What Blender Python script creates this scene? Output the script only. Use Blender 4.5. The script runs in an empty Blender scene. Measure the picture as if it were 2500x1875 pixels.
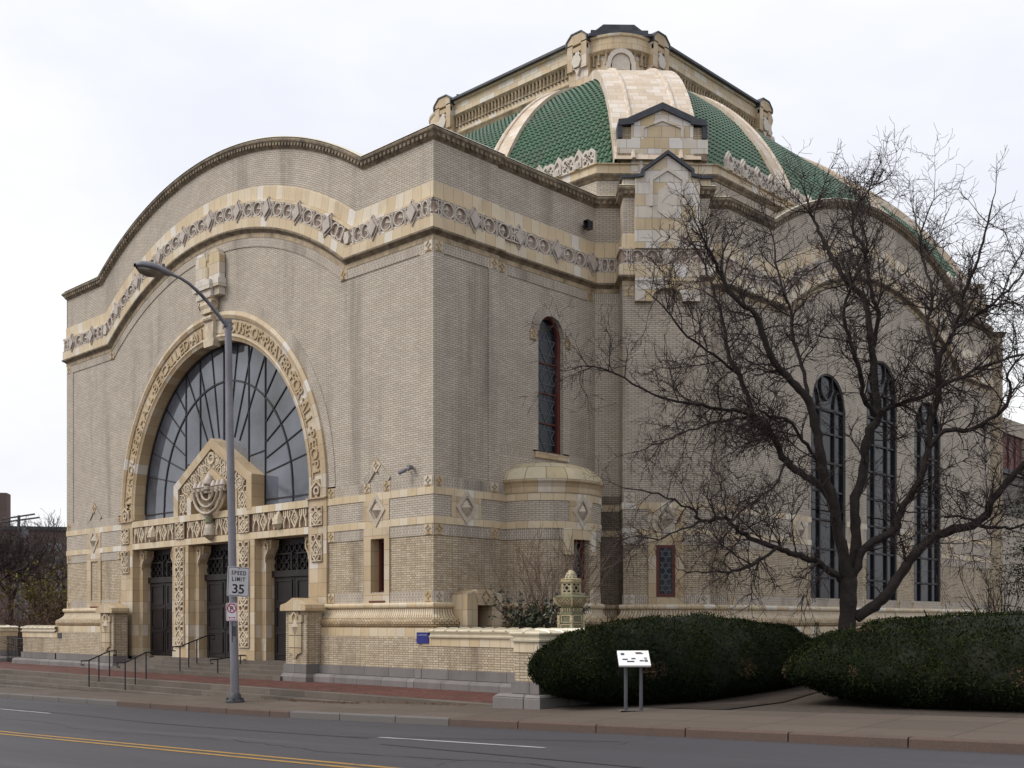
import bpy, math, random
import numpy as np
from math import sin, cos, pi, sqrt, atan2, acos, asin, radians as R
random.seed(7); rng = np.random.default_rng(7)
SC = bpy.context.scene; COL = SC.collection

# ---------------------------------------------------------------- camera
TH = math.atan(2857/2740.)
FW = (-cos(TH), sin(TH)); RT = (sin(TH), cos(TH)); CAMP = (22.23, -20.15, 2.2); FPX = 2740.
cd = bpy.data.cameras.new('camera'); cam = bpy.data.objects.new('camera', cd); COL.objects.link(cam)
cam.location = CAMP; cam.rotation_euler = (R(90), 0, R(90)-TH)
cd.sensor_width = 36; cd.lens = 36*FPX/2500; cd.shift_y = (1518-937.5)/2500; cd.clip_end = 3000; cd.clip_start = .1
SC.camera = cam
# ---------------------------------------------------------------- sky and light
SUN_EL, SUN_AZ = 46, 236          # azimuth: direction the light comes from, degrees from +x counter-clockwise
W = bpy.data.worlds.new('World'); SC.world = W; W.use_nodes = True
nt = W.node_tree; bg = nt.nodes['Background']
sky = nt.nodes.new('ShaderNodeTexSky'); sky.sky_type = 'NISHITA'; sky.sun_disc = False
sky.sun_elevation = R(SUN_EL); sky.sun_rotation = R(90-SUN_AZ); sky.air_density = 2; sky.dust_density = 6
tc = nt.nodes.new('ShaderNodeTexCoord'); mp = nt.nodes.new('ShaderNodeMapping'); mp.inputs['Scale'].default_value = (1.4, 1.4, 3.2)
nz = nt.nodes.new('ShaderNodeTexNoise'); nz.inputs['Scale'].default_value = 1.6; nz.inputs['Detail'].default_value = 5; nz.inputs['Roughness'].default_value = .55
cr = nt.nodes.new('ShaderNodeValToRGB'); cr.color_ramp.elements[0].position = .36; cr.color_ramp.elements[1].position = .62
cr.color_ramp.elements[0].color = (6.5, 6.65, 7.25, 1); cr.color_ramp.elements[1].color = (7.7, 7.72, 7.8, 1)
mx = nt.nodes.new('ShaderNodeMixRGB'); mx.inputs[0].default_value = .93
nt.links.new(tc.outputs['Generated'], mp.inputs[0]); nt.links.new(mp.outputs[0], nz.inputs['Vector']); nt.links.new(nz.outputs['Fac'], cr.inputs[0])
nt.links.new(sky.outputs[0], mx.inputs[1]); nt.links.new(cr.outputs[0], mx.inputs[2]); nt.links.new(mx.outputs[0], bg.inputs[0])
bg.inputs[1].default_value = .1
sl = bpy.data.lights.new('sun', 'SUN'); sl.energy = 1.5; sl.angle = R(28); sl.color = (1, .96, .9)
so = bpy.data.objects.new('sun', sl); COL.objects.link(so)
_d = (cos(R(SUN_EL))*cos(R(SUN_AZ)), cos(R(SUN_EL))*sin(R(SUN_AZ)), sin(R(SUN_EL)))
so.rotation_euler = (0, R(90-SUN_EL), R(SUN_AZ)); so.location = (0, -40, 60)
SC.view_settings.view_transform = 'Standard'; SC.view_settings.look = 'None'; SC.view_settings.gamma = 1; SC.view_settings.exposure = 0.5

# ---------------------------------------------------------------- helpers: objects
def tag(o, label=None, cat=None, group=None, kind=None):
    if label: o['label'] = label
    if cat: o['category'] = cat
    if group: o['group'] = group
    if kind: o['kind'] = kind
    return o
def thing(name, label, cat, loc=(0, 0, 0), rz=0, group=None):
    o = bpy.data.objects.new(name, None); COL.objects.link(o); o.location = loc; o.rotation_euler = (0, 0, rz); o.empty_display_size = .2
    return tag(o, label, cat, group)
def dup(root, loc, rz=None, label=None):
    def cp(o, par):
        c = o.copy(); COL.objects.link(c)
        if par: c.parent = par
        for ch in [q for q in bpy.data.objects if q.parent == o]: cp(ch, c)
        return c
    c = cp(root, None); c.location = loc
    if rz is not None: c.rotation_euler = (0, 0, rz)
    if label: c['label'] = label
    return c
class MB:
    def __init__(s): s.v = []; s.f = []; s.uv = []; s.mi = []
    def face(s, pts, uv=None, m=0):
        i = len(s.v); s.v.extend(tuple(p) for p in pts); s.f.append(tuple(range(i, i+len(pts)))); s.uv.append(uv); s.mi.append(m)
    def grid(s, G, uv=None, m=0, flip=False):      # G[i][j] points, shared vertices
        n, k = len(G), len(G[0]); b = len(s.v)
        for row in G: s.v.extend(tuple(p) for p in row)
        for i in range(n-1):
            for j in range(k-1):
                q = [(i, j), (i, j+1), (i+1, j+1), (i+1, j)]
                if flip: q.reverse()
                s.f.append(tuple(b+a*k+c for a, c in q)); s.mi.append(m)
                s.uv.append([uv[a][c] for a, c in q] if uv else None)
    def tube(s, pts, rad, n=6, m=0, cap=True):
        G = []; N = len(pts); up = None
        for i in range(N):
            a = np.array(pts[max(i-1, 0)], float); b = np.array(pts[min(i+1, N-1)], float); t = b-a; t /= (np.linalg.norm(t)+1e-9)
            if up is None: up = np.array((0, 0, 1.)) if abs(t[2]) < .9 else np.array((1., 0, 0))
            x = np.cross(t, up); x /= (np.linalg.norm(x)+1e-9); y = np.cross(x, t); up = y
            r = rad[i] if hasattr(rad, '__len__') else rad; c = np.array(pts[i], float)
            G.append([tuple(c+r*(cos(2*pi*k/n)*x+sin(2*pi*k/n)*y)) for k in range(n+1)])
        s.grid(G, None, m)
        if cap:
            s.face(G[0][:-1], None, m); s.face(G[-1][:-1][::-1], None, m)
    def lathe(s, prof, n=16, c=(0, 0), m=0, a0=0, a1=2*pi, uvs=1):
        G = []; U = []; L = 0
        for i, (r, z) in enumerate(prof):
            if i: L += math.hypot(r-prof[i-1][0], z-prof[i-1][1])
            G.append([(c[0]+r*cos(a0+(a1-a0)*k/n), c[1]+r*sin(a0+(a1-a0)*k/n), z) for k in range(n+1)])
            U.append([((a0+(a1-a0)*k/n)*max(p[0] for p in prof), L) for k in range(n+1)])
        s.grid(G, U, m)
    def box(s, x0, x1, y0, y1, z0, z1, m=0):
        mbox(s, lambda a, b, c: (a, c, b), x0, x1, z0, z1, y0, y1, m=m)
    def split(s):      # separate connected pieces
        key = {}; ids = [key.setdefault((round(v[0], 3), round(v[1], 3), round(v[2], 3)), len(key)) for v in s.v]; par = list(range(len(key)))
        def fd(a):
            while par[a] != a: par[a] = par[par[a]]; a = par[a]
            return a
        for f in s.f:
            r = fd(ids[f[0]])
            for i in f[1:]: par[fd(ids[i])] = r
        out = {}
        for f, uv, m in zip(s.f, s.uv, s.mi):
            q = out.setdefault(fd(ids[f[0]]), MB()); b = len(q.v); q.v.extend(s.v[i] for i in f); q.f.append(tuple(range(b, b+len(f)))); q.uv.append(uv); q.mi.append(m)
        return list(out.values())
    def builds(s, name, mats, parent=None, **k): return [q.build(name, mats, parent, **k) for q in s.split()]
    def build(s, name, mats, parent=None, merge=True, smooth=None, loc=None, nouv=False):
        me = bpy.data.meshes.new(name); me.from_pydata(s.v, [], s.f)
        uvl = me.uv_layers.new(name='UV'); co = np.array(s.v) if s.v else np.zeros((0, 3)); arr = np.zeros((len(me.loops), 2)); k = 0
        for f, uv in zip(s.f, s.uv):
            if uv: 
                for q in uv: arr[k] = q; k += 1
            else:
                if nouv: k += len(f); continue
                P = [s.v[i] for i in f]; n0 = n1 = n2 = 0.0
                for i in range(len(P)):
                    a, b = P[i], P[(i+1) % len(P)]; n0 += (a[1]-b[1])*(a[2]+b[2]); n1 += (a[2]-b[2])*(a[0]+b[0]); n2 += (a[0]-b[0])*(a[1]+b[1])
                l = math.sqrt(n0*n0+n1*n1+n2*n2) or 1; n0 /= l; n1 /= l; h = math.hypot(n0, n1)
                for p in P:
                    arr[k] = ((-n1*p[0]+n0*p[1])/h, p[2]/max(h, .3)) if h > .35 else (p[0], p[1]); k += 1
        uvl.data.foreach_set('uv', arr.ravel())
        for m in (mats if isinstance(mats, (list, tuple)) else [mats]): me.materials.append(m)
        me.polygons.foreach_set('material_index', s.mi)
        if merge or smooth:
            import bmesh
            bm = bmesh.new(); bm.from_mesh(me)
            if merge: bmesh.ops.remove_doubles(bm, verts=bm.verts, dist=.0004)
            bmesh.ops.recalc_face_normals(bm, faces=bm.faces) if merge == 'n' else None
            bm.to_mesh(me); bm.free()
        if smooth:
            me.polygons.foreach_set('use_smooth', [True]*len(me.polygons)); me.set_sharp_from_angle(angle=R(smooth))
        me.update()
        o = bpy.data.objects.new(name, me); COL.objects.link(o)
        if parent: o.parent = parent
        if loc: o.location = loc
        return o
# ---------------------------------------------------------------- helpers: wall frames and relief
def Fr(ox, oy, ux, uy):
    return lambda s, v, o: (ox+ux*s+uy*o, oy+uy*s-ux*o, v)
def mbox(mb, M, s0, s1, v0, v1, o0, o1, n=1, m=0, back=False):
    for i in range(n):
        a = s0+(s1-s0)*i/n; b = s0+(s1-s0)*(i+1)/n
        mb.face([M(a, v0, o1), M(b, v0, o1), M(b, v1, o1), M(a, v1, o1)], [(a, v0), (b, v0), (b, v1), (a, v1)], m)
        mb.face([M(a, v1, o1), M(b, v1, o1), M(b, v1, o0), M(a, v1, o0)], None, m)
        mb.face([M(a, v0, o0), M(b, v0, o0), M(b, v0, o1), M(a, v0, o1)], None, m)
        if back: mb.face([M(b, v0, o0), M(a, v0, o0), M(a, v1, o0), M(b, v1, o0)], None, m)
    mb.face([M(s0, v0, o0), M(s0, v0, o1), M(s0, v1, o1), M(s0, v1, o0)], None, m)
    mb.face([M(s1, v0, o1), M(s1, v0, o0), M(s1, v1, o0), M(s1, v1, o1)], None, m)
def prism(mb, M, poly, o0, o1, m=0, back=False):     # poly counter-clockwise in (s, v)
    mb.face([M(a, b, o1) for a, b in poly], [p for p in poly], m)
    if back: mb.face([M(a, b, o0) for a, b in poly[::-1]], None, m)
    for i in range(len(poly)):
        a, b = poly[i], poly[(i+1) % len(poly)]
        mb.face([M(a[0], a[1], o0), M(b[0], b[1], o0), M(b[0], b[1], o1), M(a[0], a[1], o1)], None, m)
def pyramid(mb, M, poly, c, o0, o1, m=0):
    for i in range(len(poly)):
        a, b = poly[i], poly[(i+1) % len(poly)]
        mb.face([M(a[0], a[1], o0), M(b[0], b[1], o0), M(c[0], c[1], o1)], None, m)
def ribbon(mb, M, pts, w, o0, o1, closed=False, m=0):
    n = len(pts); L = []; Rr = []
    for i in range(n):
        p = pts[i]; a = pts[i-1] if (i or closed) else None; b = pts[(i+1) % n] if (i < n-1 or closed) else None
        def un(q, r):
            d = (r[0]-q[0], r[1]-q[1]); l = math.hypot(*d) or 1; return (-d[1]/l, d[0]/l)
        ns = [un(a, p)] if a is not None else []
        if b is not None: ns.append(un(p, b))
        nx = sum(q[0] for q in ns); ny = sum(q[1] for q in ns)
        if len(ns) == 2:
            k = 1+ns[0][0]*ns[1][0]+ns[0][1]*ns[1][1]; k = max(k, .35); nx /= k; ny /= k
        L.append((p[0]+nx*w/2, p[1]+ny*w/2)); Rr.append((p[0]-nx*w/2, p[1]-ny*w/2))
    rg = range(n) if closed else range(n-1)
    for i in rg:
        j = (i+1) % n
        l0, l1, r0, r1 = L[i], L[j], Rr[i], Rr[j]
        mb.face([M(*r0, o1), M(*r1, o1), M(*l1, o1), M(*l0, o1)], None, m)
        mb.face([M(*r0, o0), M(*r1, o0), M(*r1, o1), M(*r0, o1)], None, m)
        mb.face([M(*l1, o0), M(*l0, o0), M(*l0, o1), M(*l1, o1)], None, m)
    if not closed:
        for a, b in ((Rr[0], L[0]), (L[-1], Rr[-1])):
            mb.face([M(*b, o0), M(*a, o0), M(*a, o1), M(*b, o1)], None, m)
def circ(c, r, n=16, a0=0, a1=2*pi, ry=None):
    e = n if abs(a1-a0-2*pi) < 1e-6 else n+1
    return [(c[0]+r*cos(a0+(a1-a0)*k/n), c[1]+(ry or r)*sin(a0+(a1-a0)*k/n)) for k in range(e)]
def plansweep(mb, path, prof, d0=None, d1=None, m=0, closed=False, seg=None):
    # sweep profile [(z, o), ...] along plan path; outward = right-hand normal of travel
    n = len(path); nm = []
    for i in range(n if closed else n-1):
        a, b = path[i], path[(i+1) % n]; l = math.hypot(b[0]-a[0], b[1]-a[1]); nm.append(((b[1]-a[1])/l, -(b[0]-a[0])/l))
    def off(i):
        if closed: n1, n2 = nm[i-1], nm[i]
        else:
            n1 = nm[i-1] if i else (((d0[1]), -(d0[0])) if d0 else nm[0]); n2 = nm[i] if i < n-1 else ((d1[1], -d1[0]) if d1 else nm[-1])
        k = 1+n1[0]*n2[0]+n1[1]*n2[1]; return ((n1[0]+n2[0])/k, (n1[1]+n2[1])/k)
    O = [off(i) for i in range(n)]; S = [0]
    for i in range(n): S.append(S[-1]+math.hypot(path[(i+1) % n][0]-path[i][0], path[(i+1) % n][1]-path[i][1]))
    V = [0]
    for a, b in zip(prof, prof[1:]): V.append(V[-1]+math.hypot(b[0]-a[0], b[1]-a[1]))
    pt = lambda i, z, o: (path[i % n][0]+O[i % n][0]*o, path[i % n][1]+O[i % n][1]*o, z)
    vert = all(abs(p[1]-prof[0][1]) < 1e-6 for p in prof)
    for i in range(n if closed else n-1):
        for k in range(len(prof)-1):
            (z0, o0), (z1, o1) = prof[k], prof[k+1]
            if z0 < z1 or abs(z0-z1) < 1e-6 and o0 > o1:
                A, B, va, vb = (z0, o0), (z1, o1), V[k], V[k+1]
            else: A, B, va, vb = (z1, o1), (z0, o0), V[k+1], V[k]
            if vert: va, vb = A[0], B[0]
            mb.face([pt(i, *A), pt(i+1, *A), pt(i+1, *B), pt(i, *B)], [(S[i], va), (S[i+1], va), (S[i+1], vb), (S[i], vb)], m)
# wavy (arched) parapet elevation: concentric arcs
ARC_R0, ARC_ZC, ARC_ZV = 15.0, 2.65, 15.34
def arc_h(t):
    r = ARC_R0-t; z = ARC_ZV-t-ARC_ZC; return sqrt(r*r-z*z)
def arc_pts(uc, u0, u1, t, n=40):
    h = arc_h(t); r = ARC_R0-t; th = asin(h/r); pts = [(u0, ARC_ZV-t)]
    if u0 < uc-h-.01: pts += []
    out = [(u0, ARC_ZV-t)]+[(uc+r*sin(-th+2*th*k/n), ARC_ZC+r*cos(-th+2*th*k/n)) for k in range(n+1)]+[(u1, ARC_ZV-t)]
    return out
def arc_z(uc, u, t):
    h = arc_h(t)
    if abs(u-uc) >= h: return ARC_ZV-t
    r = ARC_R0-t; return ARC_ZC+sqrt(r*r-(u-uc)**2)
def arcsweep(mb, M, uc, u0, u1, prof, c0=0, c1=0, m=0, n=40):
    # profile [(t, o), ...] with t growing downward; c0/c1: mitre extension per offset at either end
    rows = []
    for t, o in prof: rows.append([(p, o) for p in arc_pts(uc, u0-c0*o, u1+c1*o, t, n)])
    ref = arc_pts(uc, u0, u1, (prof[0][0]+prof[-1][0])/2, n); S = [0]
    for a, b in zip(ref, ref[1:]): S.append(S[-1]+math.hypot(b[0]-a[0], b[1]-a[1]))
    V = [0]
    for a, b in zip(prof, prof[1:]): V.append(V[-1]-math.hypot(b[0]-a[0], b[1]-a[1]))
    V = [v+60-prof[0][0] for v in V]
    for k in range(len(rows)-1):
        for i in range(len(ref)-1):
            A, B = rows[k], rows[k+1]
            mb.face([M(*B[i][0], B[i][1]), M(*B[i+1][0], B[i+1][1]), M(*A[i+1][0], A[i+1][1]), M(*A[i][0], A[i][1])],
                    [(S[i], V[k+1]), (S[i+1], V[k+1]), (S[i+1], V[k]), (S[i], V[k])], m)
def wall(mb, M, s0, s1, bot, top, holes=(), depth=.3, m=0, mr=0, extra=()):
    # wall between curves bot(s) and top(s) with holes (s0, s1, bottom, top_fn); revealed sides go back by depth
    cb = lambda q: q if callable(q) else (lambda s: q)
    bot, top = cb(bot), cb(top); xs = {s0, s1}
    for h in holes:
        xs |= {h[0], h[1]}
        if callable(h[3]): xs |= {h[0]+(h[1]-h[0])*k/14 for k in range(15)}
    xs |= {x for x in extra if s0 < x < s1}
    xs = sorted(xs)
    for a, b in zip(xs, xs[1:]):
        if b-a < 1e-6: continue
        hs = sorted([h for h in holes if h[0] <= a+1e-6 and h[1] >= b-1e-6], key=lambda h: h[2])
        la, lb = bot(a), bot(b)
        for h in hs:
            ht = cb(h[3]); segs = [(la, lb, h[2], h[2])]
            for p, q, r, t in segs:
                if r-p > 1e-5 or t-q > 1e-5: mb.face([M(a, p, 0), M(b, q, 0), M(b, t, 0), M(a, r, 0)], [(a, p), (b, q), (b, t), (a, r)], m)
            la, lb = ht(a), ht(b)
            mb.face([M(a, la, -depth), M(b, lb, -depth), M(b, lb, 0), M(a, la, 0)], None, mr)
            mb.face([M(a, h[2], 0), M(b, h[2], 0), M(b, h[2], -depth), M(a, h[2], -depth)], None, mr)
        ta, tb = top(a), top(b)
        if ta-la > 1e-5 or tb-lb > 1e-5: mb.face([M(a, la, 0), M(b, lb, 0), M(b, tb, 0), M(a, ta, 0)], [(a, la), (b, lb), (b, tb), (a, ta)], m)
    for h in holes:
        ht = cb(h[3])
        for s, fl in ((h[0], 0), (h[1], 1)):
            q = [M(s, h[2], 0), M(s, h[2], -depth), M(s, ht(s), -depth), M(s, ht(s), 0)]
            mb.face(q[::-1] if fl else q, None, mr)
# text as mesh
_txt = {}
def glyph(ch, size, off=0.0):
    key = (ch, off)
    if key not in _txt:
        c = bpy.data.curves.new('t', 'FONT'); c.body = ch; c.size = 1; c.offset = off; c.resolution_u = 3; c.fill_mode = 'FRONT'
        o = bpy.data.objects.new('t', c); COL.objects.link(o); bpy.context.view_layer.update()
        e = o.evaluated_get(bpy.context.evaluated_depsgraph_get()); me = e.to_mesh()
        V = [(v.co.x, v.co.y) for v in me.vertices]; F = [tuple(p.vertices) for p in me.polygons]; e.to_mesh_clear()
        bpy.data.objects.remove(o); bpy.data.curves.remove(c)
        x = [v[0] for v in V] or [0, .3]; _txt[key] = (V, F, min(x), max(x))
    V, F, a, b = _txt[key]; return [((x-a)*size, y*size) for x, y in V], F, (b-a)*size
def text(mb, M, s, cx, cy, size, o0, o1, off=0.0, gap=.12, sx=1, m=0):
    gl = [(glyph(c, size, off) if c != ' ' else None) for c in s]
    w = sum((g[2]*sx if g else size*.3)+gap*size for g in gl)-gap*size; x = cx-w/2
    for g in gl:
        if g is None: x += size*.3+gap*size; continue
        V, F, gw = g
        P = [(x+p[0]*sx, cy+p[1]) for p in V]
        for f in F: mb.face([M(*P[i], o1) for i in f], None, m)
        ed = {}
        for f in F:
            for i in range(len(f)): ed[(f[i], f[(i+1) % len(f)])] = 1
        for (a, b) in ed:
            if (b, a) not in ed: mb.face([M(*P[a], o0), M(*P[b], o0), M(*P[b], o1), M(*P[a], o1)], None, m)
        x += gw*sx+gap*size
# ---------------------------------------------------------------- materials (procedural)
MT = {}
def mat(name, col, rough=.8, met=0, spec=.4, var=.12, vs=3.0, bump=0, bs=40, coat=0, stain=None):
    m = bpy.data.materials.new(name); m.use_nodes = True; t = m.node_tree; b = t.nodes['Principled BSDF']; N = t.nodes.new; L = t.links.new
    b.inputs['Roughness'].default_value = rough; b.inputs['Metallic'].default_value = met; b.inputs['Specular IOR Level'].default_value = spec
    if coat: b.inputs['Coat Weight'].default_value = coat; b.inputs['Coat Roughness'].default_value = .15
    tc = N('ShaderNodeTexCoord'); n = N('ShaderNodeTexNoise'); n.inputs['Scale'].default_value = vs; n.inputs['Detail'].default_value = 6; n.inputs['Roughness'].default_value = .62
    L(tc.outputs['Object'], n.inputs['Vector'])
    r = N('ShaderNodeValToRGB'); r.color_ramp.elements[0].position = .3; r.color_ramp.elements[1].position = .7
    r.color_ramp.elements[0].color = tuple(c*(1-var) for c in col)+(1,); r.color_ramp.elements[1].color = tuple(min(1, c*(1+var)) for c in col)+(1,)
    L(n.outputs['Fac'], r.inputs[0]); out = r.outputs[0]
    if stain: out = add_stain(t, tc, out, *stain)
    L(out, b.inputs['Base Color'])
    if bump:
        n2 = N('ShaderNodeTexNoise'); n2.inputs['Scale'].default_value = bs; n2.inputs['Detail'].default_value = 3; L(tc.outputs['Object'], n2.inputs['Vector'])
        bp = N('ShaderNodeBump'); bp.inputs['Strength'].default_value = bump; bp.inputs['Distance'].default_value = .02; L(n2.outputs['Fac'], bp.inputs['Height']); L(bp.outputs[0], b.inputs['Normal'])
    MT[name] = m; return m
def add_stain(t, tc, src, amount, col, sx=.9, sz=.12, lo=.52, hi=.72):
    # grime in vertical runs: noise stretched along z
    N = t.nodes.new; L = t.links.new
    mp = N('ShaderNodeMapping'); mp.inputs['Scale'].default_value = (sx, sx, sz); L(tc.outputs['Object'], mp.inputs[0])
    n = N('ShaderNodeTexNoise'); n.inputs['Scale'].default_value = 1.0; n.inputs['Detail'].default_value = 7; n.inputs['Roughness'].default_value = .68; L(mp.outputs[0], n.inputs['Vector'])
    rr = N('ShaderNodeMapRange'); rr.inputs[1].default_value = lo; rr.inputs[2].default_value = hi; rr.inputs[3].default_value = 0; rr.inputs[4].default_value = amount; L(n.outputs['Fac'], rr.inputs[0])
    mx = N('ShaderNodeMixRGB'); mx.inputs[2].default_value = tuple(col)+(1,); L(rr.outputs[0], mx.inputs[0]); L(src, mx.inputs[1]); return mx.outputs[0]
def brick(name, ramp, bw, bh, mortar, ms=.006, swap=False, offset=.5, rough=.75, bump=.25, stain=(.5, (.1, .08, .065)), var=.1, spec=.3, dist=.006, squash=1.0, freq=2):
    m = bpy.data.materials.new(name); m.use_nodes = True; t = m.node_tree; b = t.nodes['Principled BSDF']; N = t.nodes.new; L = t.links.new
    b.inputs['Roughness'].default_value = rough; b.inputs['Specular IOR Level'].default_value = spec
    uv = N('ShaderNodeUVMap'); uv.uv_map = 'UV'; vec = uv.outputs[0]; tc = N('ShaderNodeTexCoord')
    if swap:
        sp = N('ShaderNodeSeparateXYZ'); cb = N('ShaderNodeCombineXYZ'); L(vec, sp.inputs[0]); L(sp.outputs[0], cb.inputs[1]); L(sp.outputs[1], cb.inputs[0]); vec = cb.outputs[0]
    br = N('ShaderNodeTexBrick'); L(vec, br.inputs['Vector']); br.offset = offset; br.squash = squash; br.squash_frequency = freq
    for k, v in (('Scale', 1), ('Mortar Size', ms), ('Mortar Smooth', .3), ('Bias', 0), ('Brick Width', bw), ('Row Height', bh)): br.inputs[k].default_value = v
    br.inputs['Color1'].default_value = (0, 0, 0, 1); br.inputs['Color2'].default_value = (1, 1, 1, 1); br.inputs['Mortar'].default_value = (.5, .5, .5, 1)
    cr = N('ShaderNodeValToRGB'); cr.color_ramp.interpolation = 'LINEAR'
    while len(cr.color_ramp.elements) < len(ramp): cr.color_ramp.elements.new(.5)
    for e, (p, c) in zip(cr.color_ramp.elements, ramp): e.position = p; e.color = tuple(c)+(1,)
    L(br.outputs['Color'], cr.inputs[0])
    n = N('ShaderNodeTexNoise'); n.inputs['Scale'].default_value = 1.3; n.inputs['Detail'].default_value = 8; n.inputs['Roughness'].default_value = .6; L(tc.outputs['Object'], n.inputs['Vector'])
    mr = N('ShaderNodeMapRange'); mr.inputs[1].default_value = .3; mr.inputs[2].default_value = .7; mr.inputs[3].default_value = 1-var; mr.inputs[4].default_value = 1+var; L(n.outputs['Fac'], mr.inputs[0])
    mu = N('ShaderNodeVectorMath'); mu.operation = 'SCALE'; L(cr.outputs[0], mu.inputs[0]); L(mr.outputs[0], mu.inputs['Scale'])
    out = mu.outputs[0]
    if stain: out = add_stain(t, tc, out, *stain)
    mm = N('ShaderNodeMixRGB'); mm.inputs[2].default_value = tuple(mortar)+(1,); L(br.outputs['Fac'], mm.inputs[0]); L(out, mm.inputs[1]); L(mm.outputs[0], b.inputs['Base Color'])
    if bump:
        bp = N('ShaderNodeBump'); bp.invert = True; bp.inputs['Strength'].default_value = bump; bp.inputs['Distance'].default_value = dist; L(br.outputs['Fac'], bp.inputs['Height']); L(bp.outputs[0], b.inputs['Normal'])
    MT[name] = m; return m
def metal(name, col, rough=.5, var=.1): return mat(name, col, rough, .6, .5, var, 6)
ST = (.55, (.085, .07, .06))
buff = [(0, (.44, .385, .315)), (.4, (.465, .41, .34)), (.75, (.49, .435, .365)), (1, (.52, .465, .395))]
buffy = [(0, (.40, .32, .215)), (.4, (.46, .375, .265)), (.75, (.50, .42, .305)), (1, (.55, .47, .36))]
M_BRICK = brick('buff_brick', buff, .21, .061, (.14, .112, .09), .0068, stain=(.35, (.10, .08, .065)), var=.07)
M_BRICKW = brick('buff_wall_brick', buff, .21, .061, (.14, .112, .09), .0068, stain=(.8, (.13, .108, .09), .8, .075, .52, .80), var=.10)
M_BRICKL = brick('yellow_buff_brick', buffy, .205, .060, (.13, .10, .075), .0075, squash=.55, freq=2, stain=(.6, (.10, .075, .055), .8, .15, .52, .72))
M_SOLD = brick('soldier_brick', buff, .155, .062, (.13, .10, .085), .0065, swap=True, stain=ST)
M_DARKB = brick('sooty_brick', [(0, (.23, .19, .145)), (1, (.36, .30, .235))], .205, .060, (.05, .04, .03), .0075, stain=(.55, (.06, .05, .043), .9, .12, .46, .68))
cream = [(0, (.53, .41, .255)), (.45, (.58, .47, .315)), (.72, (.60, .51, .37)), (.85, (.62, .56, .46)), (.95, (.645, .60, .53))]
M_TC = brick('cream_terracotta_blocks', cream, .46, .245, (.2, .15, .1), .006, rough=.5, spec=.45, stain=(.35, (.22, .16, .09), 1.6, .5), var=.06, dist=.008)
M_TCS = brick('cream_terracotta_course', cream, .36, .6, (.22, .16, .11), .006, offset=0, rough=.5, spec=.45, stain=(.3, (.2, .14, .09), 2, .6), var=.06)
M_TCP = brick('pale_terracotta_ashlar', [(0, (.50, .39, .22)), (.3, (.52, .42, .29)), (.5, (.57, .52, .45)), (1, (.64, .61, .58))], .44, .36, (.2, .15, .11), .007, rough=.5, spec=.45, stain=(.3, (.2, .15, .1), 1.6, .4), var=.06)
M_TCR = brick('pink_cream_rib_tile', [(0, (.52, .42, .31)), (.5, (.6, .5, .40)), (1, (.66, .60, .54))], .5, .27, (.30, .23, .17), .006, rough=.55, stain=(.35, (.3, .24, .18), 1.2, .3), var=.06)
M_JAMB = brick('tan_terracotta_jamb', [(0, (.42, .31, .18)), (.5, (.48, .37, .235)), (.85, (.52, .43, .31)), (1, (.58, .54, .49))], .42, .42, (.2, .14, .09), .006, offset=0, rough=.5, spec=.45, stain=(.35, (.2, .14, .08), 1.8, .5))
M_ORN = mat('terracotta_relief', (.55, .46, .34), .6, spec=.4, var=.2, vs=6, bump=.15, stain=(.55, (.15, .115, .075), 2.2, 1.2))
M_FRZ = mat('greyish_terracotta_relief', (.53, .475, .42), .55, spec=.4, var=.13, vs=5, stain=(.45, (.2, .165, .125), 2.5, 1.5))
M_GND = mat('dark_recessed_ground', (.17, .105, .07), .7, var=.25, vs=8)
M_FRB = mat('pink_terracotta_ground', (.34, .255, .205), .65, var=.15, vs=4, stain=(.5, (.13, .095, .075), 2, 1))
M_PLQ = mat('grey_plaque', (.44, .385, .34), .5, var=.15, vs=6, stain=(.4, (.2, .16, .13), 2.5, 1.5))
M_TILE0 = mat('grey_cream_tile', (.54, .49, .43), .45, var=.12, vs=8)
M_LETT = mat('tan_raised_letters', (.40, .305, .19), .6, var=.15, vs=6)  # darker than the arch band: shadow lines round the letters put into their colour
M_DIA = mat('grey_tan_diamond', (.47, .405, .325), .5, var=.15, vs=7, stain=(.4, (.2, .16, .12), 3, 2))
M_MEN = mat('weathered_tan_relief', (.38, .32, .255), .55, var=.25, vs=9, stain=(.6, (.12, .10, .08), 4, 3))
M_MOULD = mat('sooty_moulding', (.25, .20, .14), .8, var=.4, vs=6, bump=.5, bs=30, stain=(.75, (.075, .06, .045), 3, 2, .42, .64))
M_DENT = mat('tan_moulding', (.40, .31, .20), .65, var=.25, vs=7, bump=.3, bs=30, stain=(.7, (.11, .085, .055), 2.2, 1.2, .45, .65))
M_SCALE = brick('tan_scale_terracotta', [(0, (.44, .31, .165)), (.5, (.52, .40, .235)), (1, (.58, .47, .31))], .12, .062, (.16, .10, .055), .012, rough=.5, bump=1, dist=.03, stain=(.6, (.2, .13, .07), 1.2, 1, .5, .68), spec=.5)
M_FLUTE = brick('cream_fluted_terracotta', [(0, (.53, .43, .29)), (.5, (.58, .48, .34)), (1, (.62, .54, .42))], .085, 9, (.3, .22, .13), .018, offset=0, rough=.45, bump=1, dist=.03, stain=(.4, (.3, .2, .11), .8, 1.5), spec=.5)
M_CAPT = mat('glazed_cream_coping', (.63, .56, .42), .3, spec=.6, var=.08, vs=4, coat=.3, stain=(.25, (.3, .22, .13), 3, 2))
M_GREEN = mat('green_glazed_tile', (.040, .112, .056), .36, spec=.4, var=.45, vs=7, coat=.2, stain=(.7, (.085, .10, .065), .9, .5, .46, .70))
M_COPPER = mat('green_glazed_relief', (.17, .17, .10), .45, var=.5, vs=14, stain=(.7, (.14, .12, .07), 9, 8, .42, .6))
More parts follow.
